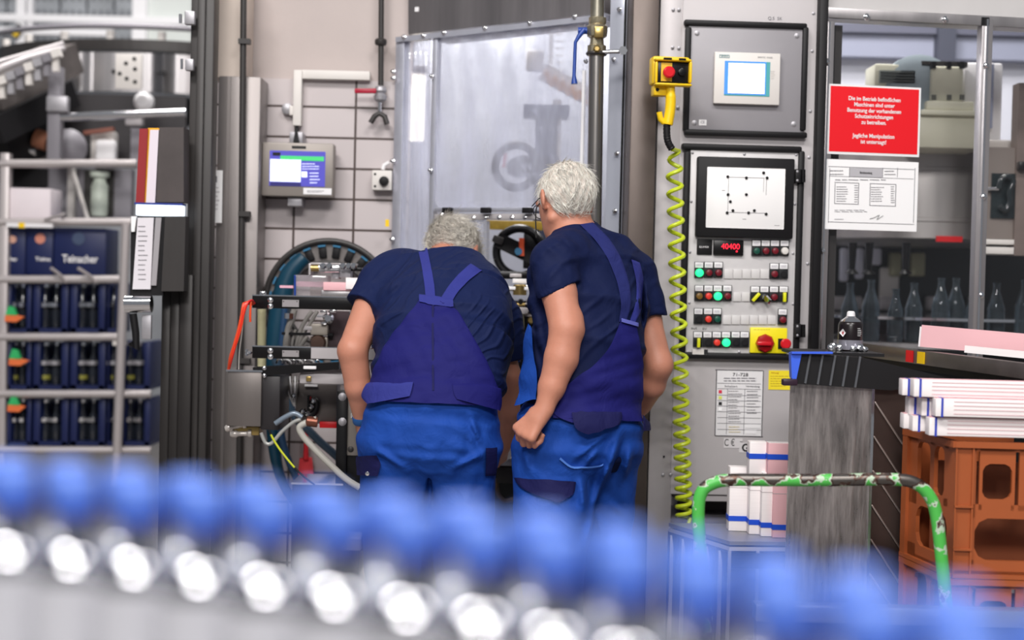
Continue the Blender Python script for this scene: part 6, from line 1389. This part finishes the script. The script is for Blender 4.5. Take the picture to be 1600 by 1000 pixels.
# ---------------------------------------------------------------- man on the left, bending forward
tL = thing('person', 'bending grey-haired man in navy T-shirt and blue bib overalls, leaning into the machine', 'person', (P(672, 700, 5.05).x, 5.05, 0))
RL = np.array((.995, -.10, 0)); ctr = [J(670, 705, 5.02), J(674, 650, 5.03), J(686, 590, 5.07), J(697, 530, 5.14), J(694, 478, 5.26), J(680, 432, 5.38), J(690, 408, 5.47)]
abT = [(.205, .15), (.19, .145), (.21, .155), (.225, .16), (.225, .15), (.185, .125), (.10, .085)]
shl, ell_, wrl = J(598, 428, 5.36), J(551, 548, 5.16), J(566, 655, 5.22)
shr, elr, wrr = J(762, 462, 5.44), J(793, 588, 5.42), J(789, 690, 5.5)
hL = J(708, 402, 5.57); fL = np.array((.42, .62, -.62)); uL = np.array((.12, .55, .85))
lo = np.array((min(p[0] for p in (wrl, ctr[0]))-.28, 4.75, .0)); hi = np.array((wrr[0]+.2, 5.85, hL[2]+.2))
# skin body
F = Field(np.array((ell_[0]-.12, 4.8, wrr[2]-.2)), np.array((wrr[0]+.15, 5.85, hL[2]+.17)), .005)
F.loft(ctr[:-1], RL, [(a*.88, b_*.86) for a, b_ in abT[:-1]], .02)
F.chain([shl, ell_, J(560, 605, 5.18), wrl], [.058, .049, .044, .028], .03); F.chain([shr, elr, J(793, 640, 5.44), wrr], [.056, .046, .042, .028], .03)
F.cap(J(690, 412, 5.46), J(704, 392, 5.56), .062, .058, .03)
fl_, ul_, rl_ = head_field(F, hL, fL, uL, 1.05)
hand(F, wrl, wrl-J(560, 610, 5.2)+np.array((-.01, .02, 0)), -VY*.4-VX, 1, curl=(35, 40, 30)); hand(F, wrr, np.array((-.03, .05, -.1)), VX*.8-VY*.6, -1, curl=(20, 30, 25))
v, f = F.mesh(1); body = put_np(v, f, 'body', skin, tL)
eyes(hL, fl_, ul_, rl_, tL)
tr_ = bvh_of(v, f)
hair(hL, fl_, ul_, rl_, tr_, tL, hair_sa, hair_a, 1.1, 5200, .045, 3, back=-.06, grow=lambda q: -ul_*.5-fl_*.2+rl_*.8+fl_*np.sin(q@rl_*60)*.5, lift=.5, wave=.35)
# lower legs and shoes belong to trousers
# T-shirt
F = Field(np.array((ell_[0]-.14, 4.8, ctr[0][2]-.05)), np.array((wrr[0]+.15, 5.75, J(690, 355, 5.4)[2])), .005)
F.loft(ctr[:-1], RL, abT[:-1], .03); F.cap(J(612, 432, 5.36), J(678, 422, 5.46), .08, .062, .04); F.cap(J(750, 452, 5.42), J(712, 424, 5.48), .08, .06, .04); F.sleeve([J(689, 428, 5.42), J(702, 392, 5.52)], [.078, .066], J(698, 400, 5.48), np.array((.2, .35, .9)), .02)
F.sleeve([J(630, 428, 5.36), J(594, 445, 5.33), J(571, 482, 5.27), J(558, 530, 5.2)], [.085, .076, .071, .07], J(563, 470, 5.25), J(548, 520, 5.2)-J(585, 420, 5.3)+np.array((-.03, 0, 0))); F.sleeve([J(745, 448, 5.44), J(780, 500, 5.43), J(793, 545, 5.42), J(798, 610, 5.42)], [.085, .08, .07, .066], J(795, 567, 5.42), elr-shr)
S2 = lambda a, b_, amp=.007, wd=.009, Ya=5.12, Yb=5.25: (J(a[0], a[1], Ya), J(b_[0], b_[1], Yb), amp, wd)
fs = [S2((597, 486), (662, 424)), S2((604, 505), (664, 443)), S2((594, 532), (640, 486)), S2((590, 556), (636, 512)), S2((588, 575), (622, 545)), S2((600, 462), (650, 408)), S2((595, 445), (630, 402)), S2((720, 445), (760, 440), .006), S2((735, 455), (776, 472), .007), S2((735, 468), (770, 488), .005), S2((690, 425), (735, 440), .005), S2((672, 400), (730, 420), .005), S2((730, 490), (780, 520), .006), S2((745, 520), (800, 545), .006), S2((750, 560), (800, 575), .005), S2((570, 415), (560, 455), .005), S2((585, 410), (578, 460), .006)]
for a, b_, amp, wd in fs:
    fold(F, [(a, b_, amp*.45, wd*1.25)])
fold(F, [(J(*a, 5.15), J(*b_, 5.2), .004, .010) for a, b_ in (((612, 470), (655, 428)), ((600, 520), (650, 465)), ((592, 545), (632, 505)), ((588, 566), (628, 530)), ((684, 400), (735, 412)), ((690, 440), (735, 432)), ((722, 470), (778, 498)), ((742, 505), (795, 530)), ((752, 540), (800, 552)), ((690, 455), (725, 455)))])
v, f = F.mesh(1); put_np(v, f, 'tshirt', shirt_m, tL); sh_tree = bvh_of(v, f)
# trousers
F = Field(np.array((ctr[0][0]-.33, 4.75, .04)), np.array((ctr[0][0]+.33, 5.3, ctr[1][2]+.09)), .007)
F.loft([J(671, 712, 5.03), J(672, 690, 5.02), J(675, 655, 5.02), J(677, 622, 5.04)], RL, [(.20, .14), (.215, .162), (.205, .163), (.208, .163)], .03)
for s_, (xa, xb, xc) in ((-1, (622, 613, 612)), (1, (716, 722, 724))):
    F.chain([J(xa, 705, 5.02), J(xb, 800, 5.03), J(xb, 880, 5.03), J(xc, 960, 5.06), J(xc, 1052, 5.1)], [.122, .104, .09, .08, .077], .05)
ripple(F, (1, 0, .25), 75, .0035, J(610, 760, 4.9), .2, 1.6); ripple(F, (1, 0, -.3), 80, .0035, J(725, 760, 4.9), .2, 1.6, 2); ripple(F, (.5, 0, .85), 120, .003, J(735, 690, 4.88), .12, 2)
fold(F, [(J(672, 690, 4.9), J(672, 790, 5.0), -.014, .014), (J(640, 735, 4.9), J(585, 700, 4.9), .006, .01), (J(700, 735, 4.9), J(760, 705, 4.9), .006, .01), (J(735, 650, 4.88), J(750, 690, 4.9), .008, .01), (J(732, 675, 4.88), J(742, 705, 4.9), .007, .008)])
v, f = F.mesh(2); put_np(v, f, 'work_trousers', trous_m, tL); tr_tree = bvh_of(v, f)
F = Field(np.array((ctr[0][0]-.36, 4.75, ctr[0][2]-.3)), np.array((ctr[0][0]+.36, 5.5, ctr[4][2]+.27)), .008)
F.loft(ctr[:-1], RL, abT[:-1], .03); F.loft([J(671, 740, 5.03), J(672, 700, 5.02), J(675, 655, 5.02), J(677, 622, 5.04)], RL, [(.205, .15), (.222, .168), (.205, .163), (.208, .163)], .03)
v, f = F.mesh(2); smL = bvh_of(v, f)
patch([(660, 470), (640, 494), (612, 532), (592, 570), (582, 606), (580, 628)], [(704, 478), (722, 500), (744, 540), (762, 575), (772, 606), (774, 636)], smL, .016, .012, 'bib', bib_m, tL, 30, 34, wr=.0022)
patch([(675.5, 478), (676, 540), (676, 612)], [(678.5, 478), (679, 540), (679, 612)], smL, .018, .004, 'seam', flap_m, tL, 2, 20)
patch([(652, 384), (660, 420), (664, 448), (666, 472)], [(667, 386), (674, 420), (679, 448), (681, 474)], sh_tree, .006, .004, 'strap', strap_m, tL, 5, 20, Y=5.3)
patch([(735, 414), (716, 430), (700, 450), (687, 471)], [(752, 424), (732, 440), (715, 458), (703, 478)], sh_tree, .006, .004, 'strap', strap_m, tL, 5, 20, Y=5.3)
patch([(657, 467), (657, 477)], [(708, 473), (708, 484)], smL, .02, .008, 'bib_top_band', strap_m, tL, 12, 4)
patch([(580, 606), (574, 622), (583, 634)], [(648, 604), (646, 612), (643, 622)], smL, .024, .012, 'pocket_flap', strap_m, tL, 14, 8)
patch([(706, 606), (708, 618), (712, 626)], [(774, 606), (775, 630), (772, 643)], smL, .022, .012, 'pocket_flap', bib_m, tL, 14, 8)
patch([(562, 712), (560, 728), (562, 742)], [(592, 708), (597, 722), (592, 742)], tr_tree, .012, .012, 'side_pocket_flap', flap_m, tL, 8, 8)
patch([(757, 700), (757, 720), (756, 742)], [(774, 700), (774, 722), (772, 742)], tr_tree, .008, .01, 'side_pocket_flap', flap_m, tL, 6, 8)
B().lathe(P(574, 740, 4.885), [(.0065, 0), (.0065, .003), (.003, .004)], 14, axis=(0, -1, 0)).put('snap_button', chrome, tL)
B().lathe(V(wrl)+V((0, 0, .0)), [(.031, -.012), (.033, -.008), (.033, .008), (.031, .012)], 24, axis=tuple(wrl-J(560, 605, 5.18))).put('wristband', mat('wristband_blue', '#1d4f8a', .5), tL)
for xb in (612, 724):
    p = J(xb, 1060, 5.1); F = Field(p*[1, 1, 0]+[-.1, -.16, -.01], p*[1, 1, 0]+[.1, .26, .16], .006); q = p*[1, 1, 0]
    F.chain([q+[0, -.06, .045], q+[0, .06, .045], q+[0, .15, .035]], [.042, .042, .036], .03); F.cap(q+[0, -.02, .06], q+[0, 0, .12], .045, .045, .03); F.cut(q+[0, 0, .002], (0, 0, -1)); v, f = F.mesh(1); put_np(v, f, 'shoe', shoe_m, tL)

# ---------------------------------------------------------------- man on the right, standing and looking down
tR = thing('person', 'upright white-haired man with glasses, navy T-shirt and blue bib overalls, left fist hanging', 'person', (P(905, 700, 5.0).x, 5.0, 0))
fR = np.array((-.55, .835, 0)); RR = np.array((.835, .55, 0))
cR = [J(905, 715, 5.0), J(906, 660, 5.0), J(912, 600, 5.01), J(918, 540, 5.03), J(920, 480, 5.06), J(917, 425, 5.09), J(906, 388, 5.12), J(897, 366, 5.14)]
abR = [(.195, .15), (.178, .145), (.178, .15), (.182, .15), (.192, .145), (.195, .125), (.15, .09), (.085, .068)]
sl_, el2, wl2 = J(868, 408, 4.93), J(885, 515, 4.83), J(850, 640, 4.79)
sr_, er2, wr2 = J(984, 422, 5.22), J(1029, 570, 5.16), J(1003, 632, 5.32)
hR = J(883, 318, 5.15); fh = np.array((-.50, .78, -.36)); uh = np.array((-.10, .36, .93))
F = Field(np.array((cR[0][0]-.32, 4.7, wl2[2]-.16)), np.array((er2[0]+.14, 5.55, hR[2]+.17)), .005)
F.loft(cR, RR, [(a*.88, b_*.86) for a, b_ in abR], .02)
F.chain([sl_, J(874, 460, 4.88), el2, J(877, 560, 4.82), J(862, 605, 4.805), wl2], [.056, .054, .0515, .052, .041, .0275], .03)
F.cap(J(893, 500, 4.85), J(896, 516, 4.84), .036, .03, .02)
F.chain([sr_, J(1010, 500, 5.19), er2], [.054, .05, .045], .03); F.chain([er2, J(1018, 600, 5.2), wr2, ], [.045, .046, .034], .02)
F.cap(J(898, 376, 5.14), J(892, 345, 5.15), .072, .068, .03)
f2, u2, r2_ = head_field(F, hR, fh, uh, 1.03)
hand(F, wl2, np.array((-.05, -.005, -.062)), np.array((-.55, -.75, .35)), 1, curl=(62, 78, 40), L=1.12, thumb=(.35, 1.2)); hand(F, wr2, np.array((-.04, .06, -.05)), np.array((.6, -.3, .6)), -1, curl=(30, 40, 30))
v, f = F.mesh(1); put_np(v, f, 'body', skin, tR); eyes(hR, f2, u2, r2_, tR, 1.03)
hair(hR, f2, u2, r2_, None, tR, hair_sb, hair_b, 1.05, 4200, .036, 5, back=-.042, grow=lambda q: -u2*.9-f2*.35+r2_*.15*np.sin(q@r2_*50), lift=.3, wave=.22)
F = Field(np.array((cR[0][0]-.32, 4.7, cR[0][2]-.04)), np.array((er2[0]+.12, 5.5, cR[-1][2]+.1)), .006)
F.loft(cR, RR, abR, .03)
F.sleeve([J(885, 400, 5.0), J(866, 410, 4.93), J(870, 440, 4.90), J(876, 500, 4.87)], [.085, .076, .07, .069], J(874, 453, 4.9), np.array((.42, 0, -.85)), .03)
F.sleeve([J(960, 410, 5.18), J(992, 428, 5.2), J(1007, 470, 5.19), J(1022, 530, 5.18)], [.09, .072, .064, .062], J(1015, 491, 5.19), np.array((-.05, 0, -1)), .03)
F.sleeve([J(895, 330, 5.16), J(898, 372, 5.14)], [.074, .084], J(896, 351, 5.15), np.array((-.12, -.25, 1)), .012)
fd = [((862, 372), (890, 392)), ((872, 366), (906, 388)), ((848, 378), (878, 408)), ((846, 400), (866, 412)), ((850, 425), (885, 425)), ((885, 402), (892, 440)), ((838, 420), (850, 400))]
for a, b_ in fd: fold(F, [(J(a[0], a[1], 4.9), J(b_[0], b_[1], 4.92), .004, .011)])
fold(F, [(J(832, 470, 5.0), J(850, 560, 4.95), .008, .012), (J(828, 500, 5.0), J(842, 590, 4.95), .008, .01), (J(1004, 430, 5.1), J(1000, 520, 5.1), -.008, .01)])
ripple(F, (.8, 0, .6), 120, .003, J(845, 540, 4.95), .14, 2); ripple(F, (.9, 0, .4), 90, .0025, J(950, 450, 4.95), .16, 2)
v, f = F.mesh(1); put_np(v, f, 'tshirt', shirt_r, tR); shR = bvh_of(v, f)
hipR = [J(903, 722, 5.0), J(903, 698, 5.0), J(907, 660, 5.0), J(909, 642, 5.0)]; abH = [(.185, .15), (.2, .168), (.193, .165), (.19, .162)]
F = Field(np.array((cR[0][0]-.34, 4.65, .04)), np.array((cR[0][0]+.34, 5.45, hipR[-1][2]+.09)), .007)
F.loft(hipR, RR, abH, .03)
F.chain([J(868, 725, 4.96), J(864, 800, 4.92), J(862, 880, 4.9), J(866, 960, 4.95), J(868, 1055, 5.0)], [.135, .126, .104, .09, .082], .05)
F.chain([J(940, 720, 5.08), J(942, 800, 5.1), J(938, 880, 5.12), J(936, 960, 5.18), J(934, 1045, 5.22)], [.12, .102, .09, .08, .076], .05)
for a, b_, am, wd in (((968, 668), (925, 800), .014, .014), ((925, 800), (912, 860), .012, .014), ((900, 735), (940, 690), .007, .01), ((890, 716), (950, 672), .008, .01), ((905, 735), (912, 800), .012, .014), ((985, 700), (975, 760), .008, .01), ((955, 790), (980, 815), .008, .01), ((975, 690), (955, 760), -.012, .014), ((935, 800), (945, 860), .008, .012), ((820, 700), (826, 735), .009, .012), ((860, 745), (900, 748), .004, .008)):
    fold(F, [(J(a[0], a[1], 4.9), J(b_[0], b_[1], 4.9), am*.7, wd)])
ripple(F, (.9, 0, .4), 70, .004, J(860, 790, 4.85), .2, 1.6); ripple(F, (.7, 0, .7), 100, .004, J(950, 760, 4.95), .15, 2, 2)
v, f = F.mesh(2); put_np(v, f, 'work_trousers', trous_m, tR); trR = bvh_of(v, f)
F = Field(np.array((cR[0][0]-.34, 4.65, cR[0][2]-.2)), np.array((cR[0][0]+.34, 5.45, cR[-1][2]+.05)), .008)
F.loft(cR, RR, abR, .03); F.loft(hipR, RR, abH, .03); v, f = F.mesh(2); smR = bvh_of(v, f)
patch([(966, 501), (958, 525), (944, 550), (922, 576), (896, 594), (872, 610), (862, 640), (866, 655)], [(989, 508), (994, 530), (998, 560), (999, 590), (999, 610), (998, 630), (997, 645), (998, 660)], smR, .014, .012, 'bib', bib_m, tR, 26, 34, wr=.002)
patch([(866, 646), (870, 654), (893, 662)], [(964, 648), (964, 652), (963, 656)], smR, .016, .012, 'waistband', bib_m, tR, 12, 5)
patch([(965, 499), (965, 505)], [(990, 506), (990, 512)], smR, .02, .008, 'bib_top_band', mat('strap_light', '#5a5fae', .7), tR, 8, 3)
patch([(905, 352), (926, 372), (948, 402), (963, 440), (970, 475), (966, 503)], [(926, 349), (950, 372), (968, 400), (982, 440), (986, 475), (977, 505)], shR, .004, .004, 'strap', cloth('dark_strap', '#252b62', 1.0), tR, 5, 24, Y=5.1)
patch([(985, 405), (993, 440), (994, 470), (981, 506)], [(998, 410), (1006, 440), (1005, 475), (990, 508)], shR, .004, .004, 'strap', strap_m, tR, 5, 18, Y=5.1)
patch([(893, 648), (896, 668), (915, 675)], [(964, 650), (964, 658), (960, 666)], smR, .026, .012, 'pocket_flap', flap_m, tR, 12, 8)
patch([(808, 747), (812, 762), (868, 786)], [(899, 752), (898, 770), (872, 787)], trR, .012, .012, 'thigh_pocket_flap', flap_m, tR, 14, 8)
patch([(996, 652), (997, 672)], [(1008, 664), (1009, 672)], smR, .02, .01, 'pocket_flap', flap_m, tR, 5, 5)
patch([(874, 716), (892, 733), (946, 727)], [(876, 713), (893, 730), (946, 724)], trR, .008, .006, 'pocket_seam', edge_m, tR, 2, 14)
patch([(838, 508), (826, 545), (822, 600), (816, 640)], [(842, 520), (846, 560), (850, 600), (846, 632)], smR, .03, .01, 'bib_side_panel', trous_m, tR, 8, 16, Y=4.95)
# glasses with cord
e = lambda a, b_, c_: V(hR+f2*a+u2*b_+r2_*c_)
gl_ = B().tube([e(-.02, .004, -.088), e(.02, .012, -.088), e(.085, .014, -.075)], .0018, 6); gl_.tube([e(-.02, .004, .088), e(.02, .012, .088), e(.085, .014, .075)], .0018, 6)
gl_.ring(e(.105, .008, -.034), .024, .0016, tuple(f2), 24, 6); gl_.ring(e(.105, .008, .034), .024, .0016, tuple(f2), 24, 6); gl_.tube([e(.106, .01, -.01), e(.108, .013, 0), e(.106, .01, .01)], .0016, 6)
bmesh.ops.remove_doubles(gl_.bm, verts=gl_.bm.verts, dist=1e-6); gl_.put('glasses', blackm, tR)
B().tube(smooth_path([P(843, 318, 5.1), P(838, 326, 5.07), P(837, 345, 5.04), P(838, 372, 5.0)]), .0022, 6).put('glasses_cord', blackm, tR)
for (xb, Yb) in ((868, 5.0), (934, 5.22)):
    q = J(xb, 1060, Yb)*[1, 1, 0]; F = Field(q+[-.24, -.12, -.01], q+[.12, .26, .16], .006); dF = fR*[1, 1, 0]
    F.chain([q-dF*.06+[0, 0, .045], q+dF*.06+[0, 0, .045], q+dF*.16+[0, 0, .035]], [.042, .042, .036], .03); F.cap(q+[0, -.02, .06], q+[0, 0, .12], .045, .045, .03); F.cut(q+[0, 0, .002], (0, 0, -1)); v, f = F.mesh(1); put_np(v, f, 'shoe', shoe_m, tR)
